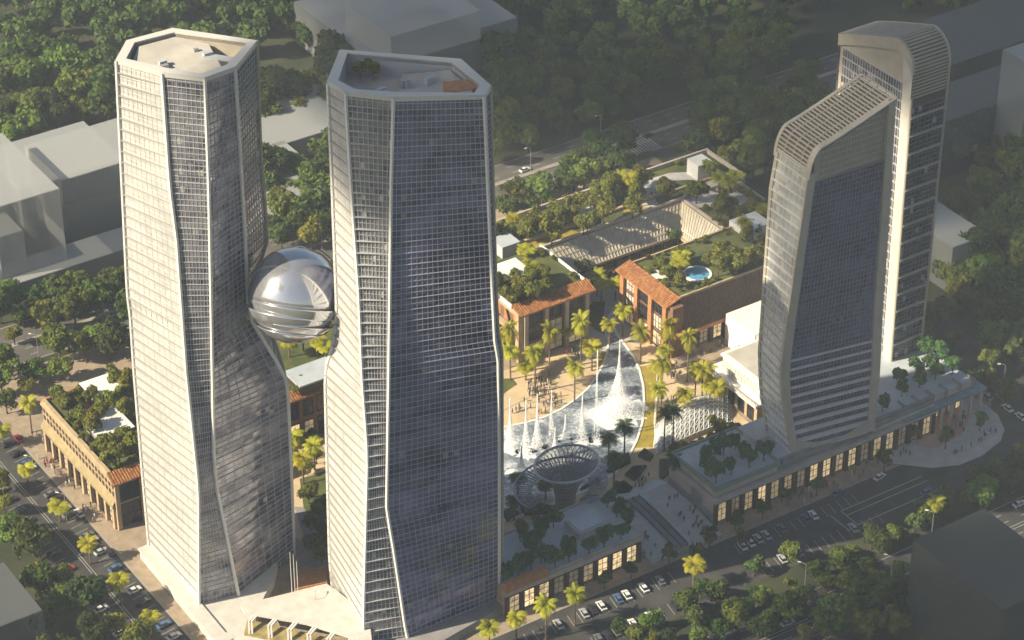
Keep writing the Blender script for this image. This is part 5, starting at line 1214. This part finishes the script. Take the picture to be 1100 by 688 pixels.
# -------- palms: (crown px, foot px)
def palms(lst,ox,oy,s,z,label,group,kind='palm',seed=0):
    rr=random.Random(seed); lst=sorted(lst); n=len(lst)
    for i,(cx,cy,bx_,by_) in enumerate(lst):
        x,y=W2(ox+bx_/s,oy+by_/s,z); ct=oy+cy/s; h=float(min(np.arange(4,24,.25),key=lambda q:abs(PX((x,y,z+q))[1]-ct)))
        o='leftmost' if i==0 else 'rightmost' if i==n-1 else ORD[i]
        k=h/11.7; sxy=rr.uniform(.82,1.0); tree(kind,x,y,z,sxy,label.format(o),group,'palm_tree',sz=max(.45,k))
palms([(130,125,130,265),(250,130,250,330),(205,200,205,268),(440,205,445,380),(530,105,530,222)],520,350,4.583,.14,'{} golden palm left of the fountain plume, from left','palms left of the fountain',seed=1)
palms([(768,25,768,190),(858,195,855,300),(890,120,888,220),(905,35,905,140),(858,310,852,480),(1045,225,1070,390),(1095,215,1092,380),(985,340,985,470)],520,350,4.583,.14,'{} golden palm on the plaza right of the pool, from left','palms right of the pool',seed=2)
palms([(525,315,525,565),(600,330,575,590),(640,445,630,610),(695,455,685,640)],670,350,6.875,.14,'{} palm of the row before the white terraced building, from left','palms before the terraced building',seed=3)
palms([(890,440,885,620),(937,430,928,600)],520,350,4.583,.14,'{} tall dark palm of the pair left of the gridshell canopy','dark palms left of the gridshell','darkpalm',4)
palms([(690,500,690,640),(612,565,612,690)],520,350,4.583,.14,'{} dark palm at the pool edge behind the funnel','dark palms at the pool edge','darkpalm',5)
palms([(800,40,800,200),(830,110,830,260),(935,95,935,225),(1070,165,1070,300),(1000,300,990,490),(890,395,890,560),(760,560,755,660),(620,340,640,420)],525,290,6.875,.14,'{} palm between the two courtyard buildings, counted from left','palms in the courtyard passage',seed=6)
palms([(335,610,330,740),(165,600,160,720),(580,440,580,560),(120,500,120,620)],525,290,6.875,.14,'{} palm at the foot of the plaza building, counted from left','palms before the plaza building',seed=7)
palms([(100,55,105,125),(215,190,222,250),(325,328,335,405),(440,465,447,555),(560,602,562,680)],0,488,3.4375,.12,'{} golden palm along the left street, counted from top','palms along the left street',seed=8)
palms([(105,288,118,395),(12,385,14,450)],0,350,3.4375,.02,'{} golden palm near the upper end of the left street','palms at the upper left street',seed=9)
palms([(20,640,20,730),(120,605,118,690),(228,555,228,685),(335,515,335,635),(775,408,772,500)],520,488,3.4375,.02,'{} golden palm along the parking lane edge, counted from left','palms along the parking lane',seed=10)
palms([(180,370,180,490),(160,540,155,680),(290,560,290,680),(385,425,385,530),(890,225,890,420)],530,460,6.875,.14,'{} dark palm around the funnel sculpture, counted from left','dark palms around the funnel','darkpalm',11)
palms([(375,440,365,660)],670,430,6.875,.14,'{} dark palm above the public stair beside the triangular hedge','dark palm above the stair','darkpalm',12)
palms([(x,y-48,x,y) for x,y in ((718,398),(738,410),(710,440))],0,0,1,.14,'{} golden palm scattered on the bright paving right of the crescent lawn, from left','palms on the bright paving',seed=30)
palms([(x,y-46,x,y) for x,y in ((548,400),(590,404),(624,392))],0,0,1,.14,'{} golden palm scattered on the sunny paving before the plaza building, from left','palms on the sunny paving',seed=31)
palms([(40,80,40,245),(770,95,770,285),(700,70,700,190),(820,60,820,180),(1020,300,1020,400),(880,400,890,560),(930,630,930,760)],670,180,6.875,17,'{} palm on the rear roof garden, counted from left','palms on the rear roof garden',seed=13)
palms([(525,340,525,450),(575,350,575,460)],560,120,4.914,17,'{} bright palm in front of the belt behind the roof garden','palms on the far roof edge',seed=14)
palms([(300,500,300,610),(270,400,270,500),(60,240,60,330),(170,170,170,260)],525,210,6.875,17,'{} yellow palm on roofs left of the courtyard glazing, counted from left','palms left of the courtyard glazing',seed=15)
palms([(430,20,430,120),(400,80,400,180)],670,270,6.875,20,'{} yellow palm beside the white cabin on the pool roof','palms on the pool roof',seed=16)
palms([(230,640,255,760)],690,440,6.875,.02,'{} golden palm near the shaded stair foot','palm near the stair',seed=17) if False else None
palms([(760,180,765,270)],780,488,3.4375,.02,'{} slim palm by the top corner of the see-through block','palm by the dark block',seed=18)
palms([(310,366,311,384),(325,360,326,378),(340,364,341,382),(350,372,350,388)],0,0,1,18.1,'{} palm on the roof glimpsed under the silver globe, from left','palms under the globe',seed=19)
palms([(316,470,317,498),(338,478,338,505),(326,492,326,520)],0,0,1,.14,'{} palm on the ground between the twin towers, from left','palms between the twins',seed=20)
bushes([(46.8,52,11,34),(52,86,10.4,12.5),(52,86,33,35)],20.0,34,'low rounded shrub planted along the roof edge around the blue roof pool','shrubs on the pool roof',60)
bushes([(0,26,37,40),(-.3,2,37,61),(24.5,26.5,37,61)],19.9,24,'low rounded shrub along the roof edge of the plaza building','shrubs on the plaza building roof',61)
bushes([(-149,-146,28,71),(-146,-116,28,31),(-146,-116,69,71.5)],18.5,34,'low rounded shrub along the roof edge of the left arcade building','shrubs on the left arcade roof',62)
bushes([(25,86,72,74.5),(25,110,83,85.2),(108,111,15,60),(88.8,91,15,60)],17.0,60,'low rounded shrub planted along edges of the rear roof garden','shrubs on the rear roof garden',63)
row('garden',[(331,530),(344,545),(334,560),(346,572),(337,588),(346,600)],.14,'{} dark bushy tree in the planted strip between the twin towers, from left','trees on the strip between the twins','garden_tree',(.7,1.0),4,70)
# ================================================================== CARS, PEOPLE, LAMPS
carcols={'white':(0.70,0.70,0.68),'silver':(0.40,0.41,0.42),'black':(0.025,0.025,0.03),'red':(0.32,0.03,0.025),'blue':(0.06,0.13,0.28),'grey':(0.14,0.145,0.15)}
CP={}
def car_body():
    b=MB(); L=4.5; prof=[(-2.25,.35),(-2.25,.85),(-2.0,.98),(-1.35,1.02),(1.0,.98),(2.05,.82),(2.25,.62),(2.25,.35)]
    for k in range(len(prof)): pass
    i=len(b.v)
    for s in (-.88,.88):
        for x,z in prof: b.v.append((x,s,z))
    n=len(prof)
    b.f.append(tuple(range(n))); b.f.append(tuple(range(2*n-1,n-1,-1)))
    for k in range(n): j=(k+1)%n; b.f.append((k,n+k,n+j,j))
    i=len(b.v); top=[(-1.75,1.0,.82),(-1.25,1.48,.62),(.25,1.50,.62),(1.05,.99,.80)]
    # roof plate
    b.v+=[(-1.2,-.6,1.50),(.25,-.6,1.52),(.25,.6,1.52),(-1.2,.6,1.50),(-1.2,-.6,1.45),(.25,-.6,1.47),(.25,.6,1.47),(-1.2,.6,1.45)]
    for q in ((0,1,2,3),(7,6,5,4),(0,4,5,1),(1,5,6,2),(2,6,7,3),(3,7,4,0)): b.f.append(tuple(i+k for k in q))
    b.uv=[(0,0)]*sum(len(f) for f in b.f); return b
def car_glass():
    b=MB(); lo=[(-1.85,1.0,.84),(1.05,1.0,.82)]; hi=[(-1.22,1.46,.61),(.27,1.47,.61)]
    b.v=[(lo[0][0],-lo[0][2],lo[0][1]),(lo[1][0],-lo[1][2],lo[1][1]),(lo[1][0],lo[1][2],lo[1][1]),(lo[0][0],lo[0][2],lo[0][1]),(hi[0][0],-hi[0][2],hi[0][1]),(hi[1][0],-hi[1][2],hi[1][1]),(hi[1][0],hi[1][2],hi[1][1]),(hi[0][0],hi[0][2],hi[0][1])]
    b.f=[(0,3,2,1),(4,5,6,7),(0,1,5,4),(1,2,6,5),(2,3,7,6),(3,0,4,7)]; b.uv=[(0,0)]*24; return b
def wheel_mesh(): 
    b=MB(); b.lathe([(.33,-.11),(.33,.11)],(0,0,0),12); b.v=[(v[0],v[2],v[1]) for v in b.v]; return b
gl_me=car_glass().mesh('windows',windark); wh_me=wheel_mesh().mesh('wheel',mat('tyre',(0.02,0.02,0.02),.9))
for cn,cc in carcols.items(): CP[cn]=car_body().mesh('body',mat('car_'+cn,cc,.28,spec=.6))
def car(x,y,rz,col,label,group,z=.012):
    r=thing('parked_car',label,'car',(x,y,z),group,rz)
    for nm,me,loc in [('body',CP[col],(0,0,0)),('windows',gl_me,(0,0,0))]+[('wheel',wh_me,(sx,sy,.33)) for sx in (-1.4,1.4) for sy in (-.8,.8)]:
        o=bpy.data.objects.new(nm,me); COL.objects.link(o); o.parent=r; o.location=loc
rr=random.Random(5); names=list(carcols)
def pick(): return rr.choices(names,(30,20,18,7,9,16))[0]
def bay_row(y,x0,x1,step,rz,phrase,group,p=.6):
    cnt=0; x=x0
    while x<x1:
        if rr.random()<p and not(-25<x<-1):
            cnt+=1; c=pick(); o=ORD[cnt-1] if cnt<=len(ORD) else 'last'; car(x,y,rz+rr.uniform(-.03,.03),c,f'{c} car, {o} from left in the {phrase}',group)
        x+=step
bay_row(-85.4,-83.6,29,3.0,math.radians(79),'bay row beside the shop pavement','cars in the upper bay row',.62)
bay_row(-97.0,-83.6,34,3.0,math.radians(79),'bay row on the boulevard side','cars in the lower bay row',.4)
def side_row(x,y0,y1,step,rz,phrase,group,p):
    y=y1; cnt=0
    while y>y0:
        if rr.random()<p:
            cnt+=1; c=pick(); o=ORD[cnt-1] if cnt<=len(ORD) else 'last'; car(x,y,rz+rr.uniform(-.04,.04),c,f'{c} car, {o} from top in the {phrase}',group)
        y-=step
side_row(-171.2,-40,92,3.1,math.radians(9),'row on the grove side of the left street','cars on the left street',.55)
side_row(-159.4,-40,82,3.1,math.radians(9),'row on the building side of the left street','cars on the left street',.42)
for (px,py,c,lab) in ((85,553,'white','white car driving down the left street past the third palm'),(118,595,'black','dark car driving on the left street near the cross street'),(20,473,'red','red car turning at the top of the left street')):
    x,y=W2(px,py); car(x,y,math.radians(90),c,lab,'cars moving on the left street')
for (px,py,c,lab) in ((906,643,'silver','silver car on the boulevard left of the dark block'),(995,530,'blue','blue car on the service lane before the apron'),(846,671,'white','white car on the lower boulevard lanes'),(1072,568,'grey','grey car on the boulevard behind the dark block'),(1095,543,'white','white car on the boulevard at the right edge')):
    x,y=W2(px,py); car(x,y,math.radians(0 if py>540 else 10),c,lab,'cars on the boulevard')
for (px,py,c,lab) in ((697,147,'black','black car on the far forecourt near the crossing'),(678,159,'black','dark car on the far forecourt beside the island'),(564,184,'white','white car on the far road at left'),(622,186,'silver','silver car on the far road behind the dark trees'),(661,147,'white','white car on the far road beyond the forecourt'),(124,340,'blue','blue car on the road left of the leftmost tower')):
    x,y=W2(px,py); car(x,y,math.radians(5),c,lab,'cars on the far road')
for (px,py,c,lab) in ((1060,428,'silver','silver car on the road right of the apron'),(1075,428,'grey','grey car beside the tall street lamp at right'),(1082,440,'white','white car on the right road, lower'),(1096,449,'white','white car at the right edge of the road'),(945,514,'white','white car parked at the tip of the striped island'),(900,531,'blue','pale blue car parked at the left end of the striped island')):
    x,y=W2(px,py); car(x,y,math.radians(85 if px>1000 else 12),c,lab,'cars on the right road')
# ---- people: one continuous skinned-looking body mesh per pose (built once, shared)
def person_mesh(seed,m_top):
    rg=random.Random(seed); st=rg.uniform(.1,.32); b=MB()
    def limb(pts,rad): b.tube(pts,rad,6)
    limb([(0,-.1,.9),(st*.5,-.11,.48),(st*.6-.02,-.11,.06),(st*.6+.14,-.11,.03)],[.095,.075,.05,.04]); limb([(0,.1,.9),(-st*.5+.06,.11,.48),(-st*.9,.11,.07),(-st*.9+.14,.11,.03)],[.095,.075,.05,.04])
    limb([(0,0,.84),(0,0,1.0),(.01,0,1.25),(0,0,1.45),(.01,0,1.52),(.02,0,1.56)],[.15,.155,.165,.17,.09,.055]); 
    limb([(0,-.2,1.43),(-.1*st*3,-.25,1.15),(.12,-.24,.9)],[.06,.05,.04]); limb([(0,.2,1.43),(.08,.25,1.15),(.16+st*.3,.23,.92)],[.06,.05,.04])
    me=b.mesh('body',m_top)
    h=MB(); h.lathe([(.02,1.52),(.07,1.56),(.10,1.63),(.105,1.70),(.085,1.77),(.03,1.81)],(.02,0,0),10); hm=h.mesh('head',mat('skin',(.42,.27,.19),.6))
    g=MB(); g.lathe([(.108,1.70),(.112,1.74),(.09,1.80),(.02,1.835)],(.0,0,0),10); gm=g.mesh('hair',mat('hair_dark',(.03,.02,.015),.7))
    return me,hm,gm
pcols={'dark':(.02,.022,.03),'white':(.65,.63,.6),'red':(.35,.04,.03),'blue':(.05,.09,.22),'tan':(.32,.22,.12),'grey':(.12,.12,.125)}
PM={c:[person_mesh(k*7+i,mat('cloth_'+c,v,.85)) for i in range(2)] for k,(c,v) in enumerate(pcols.items())}
def person(x,y,z,c,label,group):
    me=rr.choice(PM[c]); r=thing('person',label,'person',(x,y,z),group,rr.random()*6.28,(1.12,)*3)
    for nm,mm in zip(('body','head','hair'),me): o=bpy.data.objects.new(nm,mm); COL.objects.link(o); o.parent=r
def crowd(poly,n,z,phrase,group,cols=('dark','dark','grey','blue','white','red','tan')):
    P=poly; x0,x1=min(p[0] for p in P),max(p[0] for p in P); y0,y1=min(p[1] for p in P),max(p[1] for p in P); k=0; cen=[]
    for _ in range(4000):
        if k>=n: break
        if cen and rr.random()<.55: q=rr.choice(cen); x,y=q[0]+rr.gauss(0,1.2),q[1]+rr.gauss(0,1.2)
        else: x,y=rr.uniform(x0,x1),rr.uniform(y0,y1)
        if not inpoly(x,y,P): continue
        if any((x-a)**2+(y-c)**2<.36 for a,c in cen): continue
        cen.append((x,y)); c=rr.choice(cols); k+=1
        person(x,y,z(x,y) if callable(z) else z,c,f'person in {c} clothes {rr.choice(["standing","walking"])} {phrase}',group)
zq=lambda ox,oy,s,pts:[W2(ox+a/s,oy+b/s) for a,b in pts]
stz=lambda x,y: .14+.16*min(14,max(0,int((y+77.5)/1.15)+1)) if -77.5<y<-50 else .15
crowd([(-26,-78),(-18,-78),(-18,-52),(-26,-52)],15,stz,'on the left flight of the broad stair','people on the stair',('dark','dark','grey','blue'))
crowd([(-12,-79),(-2,-79),(-2,-54),(-12,-54)],22,stz,'on the right flight of the broad stair','people on the stair',('dark','dark','grey','blue','red'))
crowd(zq(530,380,6.875,[(200,340),(300,240),(420,300),(560,330),(480,400),(330,480),(180,520),(120,470)]),52,.15,'on the sunny plaza beside the leftmost jets','people beside the jets')
crowd(zq(530,380,6.875,[(230,280),(300,190),(420,200),(520,290),(360,320)]),26,.15,'before the plaza building steps','people before the plaza building')
crowd(zq(670,350,6.875,[(300,290),(360,270),(430,330),(440,400),(330,400)]),22,.15,'in the round group on the bright right plaza','people on the right plaza')
crowd(zq(670,350,6.875,[(290,570),(420,500),(520,540),(430,640),(300,640)]),12,.15,'above the dark palm pair on the right plaza','people on the right plaza')
crowd(zq(670,430,6.875,[(20,580),(200,470),(250,560),(180,680),(40,690)]),12,.15,'between the clipped hedge beds','people among the hedges')
crowd(zq(900,370,5.5,[(650,450),(740,420),(770,520),(700,530)]),14,.34,'under the drop-off canopy','people at the drop-off',('dark','dark','red','grey'))
crowd(zq(900,370,5.5,[(640,640),(800,590),(900,510),(950,520),(860,590),(680,660)]),14,.33,'on the pale rounded apron','people on the apron',('dark','blue','grey','white'))
crowd([(20,-79),(72,-79),(72,-74.4),(20,-74.4)],34,.15,'on the pavement before the right arcade','people before the right arcade',('red','dark','tan','grey','white'))
crowd([(-155,30),(-151.5,30),(-151.5,76),(-155,76)],34,.15,'on the pavement of the left arcade building','people by the left arcade',('red','dark','white','tan','grey'))
crowd(zq(0,350,3.4375,[(110,410),(190,365),(205,420),(190,470)]),18,.15,'on the paved corner by the left street','people by the left arcade',('white','dark','grey','tan'))
crowd(zq(525,290,6.875,[(560,600),(640,560),(660,640),(600,690)]),10,.15,'at the cafe corner of the plaza building','people before the plaza building')
crowd([(50,1.5),(86,1.5),(86,5.0),(50,5.0)],16,.3,'on the terrace under the ribbed sloping roof','people on the terrace')
# ---- street lamps
lp=MB(); lp.tube([(0,0,0),(0,0,9.6),(.3,0,10.2),(1.9,0,10.5)],[.13,.09,.08,.06],7); pole_me=lp.mesh('pole',steel); lh=MB(); lh.box(1.6,2.6,-.18,.18,10.4,10.58); head_me=lh.mesh('lamp_head',white)
def lamp(x,y,rz,label,group):
    r=thing('street_lamp',label,'street lamp',(x,y,.01),group,rz)
    for nm,me in (('pole',pole_me),('lamp_head',head_me)): o=bpy.data.objects.new(nm,me); COL.objects.link(o); o.parent=r
for (px,py,rz,lab) in ((1077,420,2.6,'tall street lamp on the right road beside the dark trees'),(956,628,2.2,'street lamp on the boulevard left of the dark block'),(864,636,2.2,'street lamp in the strip above the boulevard'),(1000,580,2.2,'street lamp behind the top edge of the dark block'),(766,115,3.0,'street lamp on the far road left of the right towers'),(645,150,3.0,'street lamp by the far forecourt'),(42,388,2.4,'street lamp on the road at left edge'),(113,342,2.4,'street lamp just left of the leftmost tower'),(346,268,2.6,'street lamp between the globe and the right-hand twin'),(570,185,3.0,'street lamp on the far road right of the navy tower'),(38,520,2.4,'street lamp on the median of the left street, upper'),(72,560,2.4,'street lamp on the median of the left street, lower'),(340,668,1.0,'slim lamp mast beside the entrance canopy')):
    x,y=W2(px,py); lamp(x,y,rz,lab,'street lamps')
# flag masts beside the left tower's foot
fm=MB(); fm.tube([(0,0,0),(0,0,16)],[.16,.07],7); fm_me=fm.mesh('flag_mast',white)
for i,(px,py) in enumerate(((314,640),(317.5,642),(321,650))):
    x,y=W2(px,py,.2); o=bpy.data.objects.new('flag_mast',fm_me); COL.objects.link(o); o.location=(x,y,.2); tag(o,f'{("left","middle","right")[i]} slim white mast of the trio between the feet of the twin towers','mast','masts between the twins')
# ================================================================== LIGHT
SUN_AZ=(-math.cos(math.radians(13)),math.sin(math.radians(13))); SUN_EL=math.radians(35)
sd=Vector((SUN_AZ[0]*math.cos(SUN_EL),SUN_AZ[1]*math.cos(SUN_EL),math.sin(SUN_EL)))
wd=bpy.data.worlds.new('World'); SC.world=wd; wd.use_nodes=True; n=wd.node_tree.nodes; l=wd.node_tree.links
sky=n.new('ShaderNodeTexSky'); sky.sky_type='NISHITA'; sky.sun_disc=False; sky.sun_elevation=SUN_EL; sky.sun_rotation=math.atan2(sd.x,sd.y); sky.altitude=100; sky.dust_density=2.0; sky.air_density=1.2
bg=n['Background']; bg.inputs['Strength'].default_value=0.05; l.new(sky.outputs[0],bg.inputs['Color'])
sl=bpy.data.lights.new('sun','SUN'); sl.energy=5.0; sl.angle=math.radians(0.55); sl.color=(1.0,0.88,0.65); so=bpy.data.objects.new('sun',sl); COL.objects.link(so)
so.rotation_euler=sd.to_track_quat('Z','Y').to_euler(); so.location=(-300,0,600)
# added puff meshes out of frame darken the right side, boulevard and near air
def sun_blocker(label,areas,zc,dens,r,seed,k):
    rr=random.Random(seed); import bmesh
    bm=bmesh.new()
    for (x0,x1,y0,y1,n) in areas:
        for _ in range(n):
            g=Vector((rr.uniform(x0,x1),rr.uniform(y0,y1),0)); p=g+sd*(zc/sd.z); p.z+=rr.uniform(-8,14); s=r*rr.uniform(.6,1.3)
            bmesh.ops.create_icosphere(bm,subdivisions=2,radius=1.0,matrix=Matrix.Translation(p)@Matrix.Diagonal((s,s,s*.45,1)))
    for v in bm.verts: v.co+=Vector((rr.uniform(-1,1),rr.uniform(-1,1),rr.uniform(-1,1)))*r*.10
    me=bpy.data.meshes.new('sun_blocker'); bm.to_mesh(me); bm.free(); me.polygons.foreach_set('use_smooth',[True]*len(me.polygons)); me.materials.append(see_through('sun_blocker_grey_%d'%seed,(.16,.17,.19),k)); o=bpy.data.objects.new('sun_blocker',me); COL.objects.link(o); tag(o,label,'sun_blocker',kind='stuff')
sun_blocker('broad grey puffs added out of view to shade the upper right wood',[(55,520,122,420,70),(140,420,12,120,34),(270,420,-60,20,6),(245,340,-95,-45,12)],780,1,38,4,.62)
sun_blocker('thin puffs added out of view to shade the boulevard and near air',[(-20,330,-640,-128,150),(60,220,-128,-104,5)],780,1,34,6,.66)
HAZE=0.00015
if HAZE>0:
    b=MB(); b.box(-3200,3700,-2700,4200,-1.0,520); M=bpy.data.materials.new('haze'); M.use_nodes=True; n=M.node_tree.nodes; l=M.node_tree.links; n.clear()
    out=n.new('ShaderNodeOutputMaterial'); pv=n.new('ShaderNodeVolumePrincipled'); pv.inputs['Density'].default_value=HAZE; pv.inputs['Color'].default_value=(0.72,0.80,0.88,1); pv.inputs['Anisotropy'].default_value=-0.3
    l.new(pv.outputs[0],out.inputs['Volume']); o=b.build('haze',M); tag(o,'pale sunlit haze hanging over the whole district','haze',kind='stuff')
SC.view_settings.view_transform='Standard'; SC.view_settings.look='None'; SC.view_settings.exposure=1.03; SC.view_settings.gamma=1.0
SC.cycles.max_bounces=5; SC.cycles.diffuse_bounces=2; SC.cycles.glossy_bounces=2; SC.cycles.transmission_bounces=3; SC.cycles.volume_bounces=0; SC.cycles.transparent_max_bounces=10
SC.cycles.caustics_reflective=False; SC.cycles.caustics_refractive=False
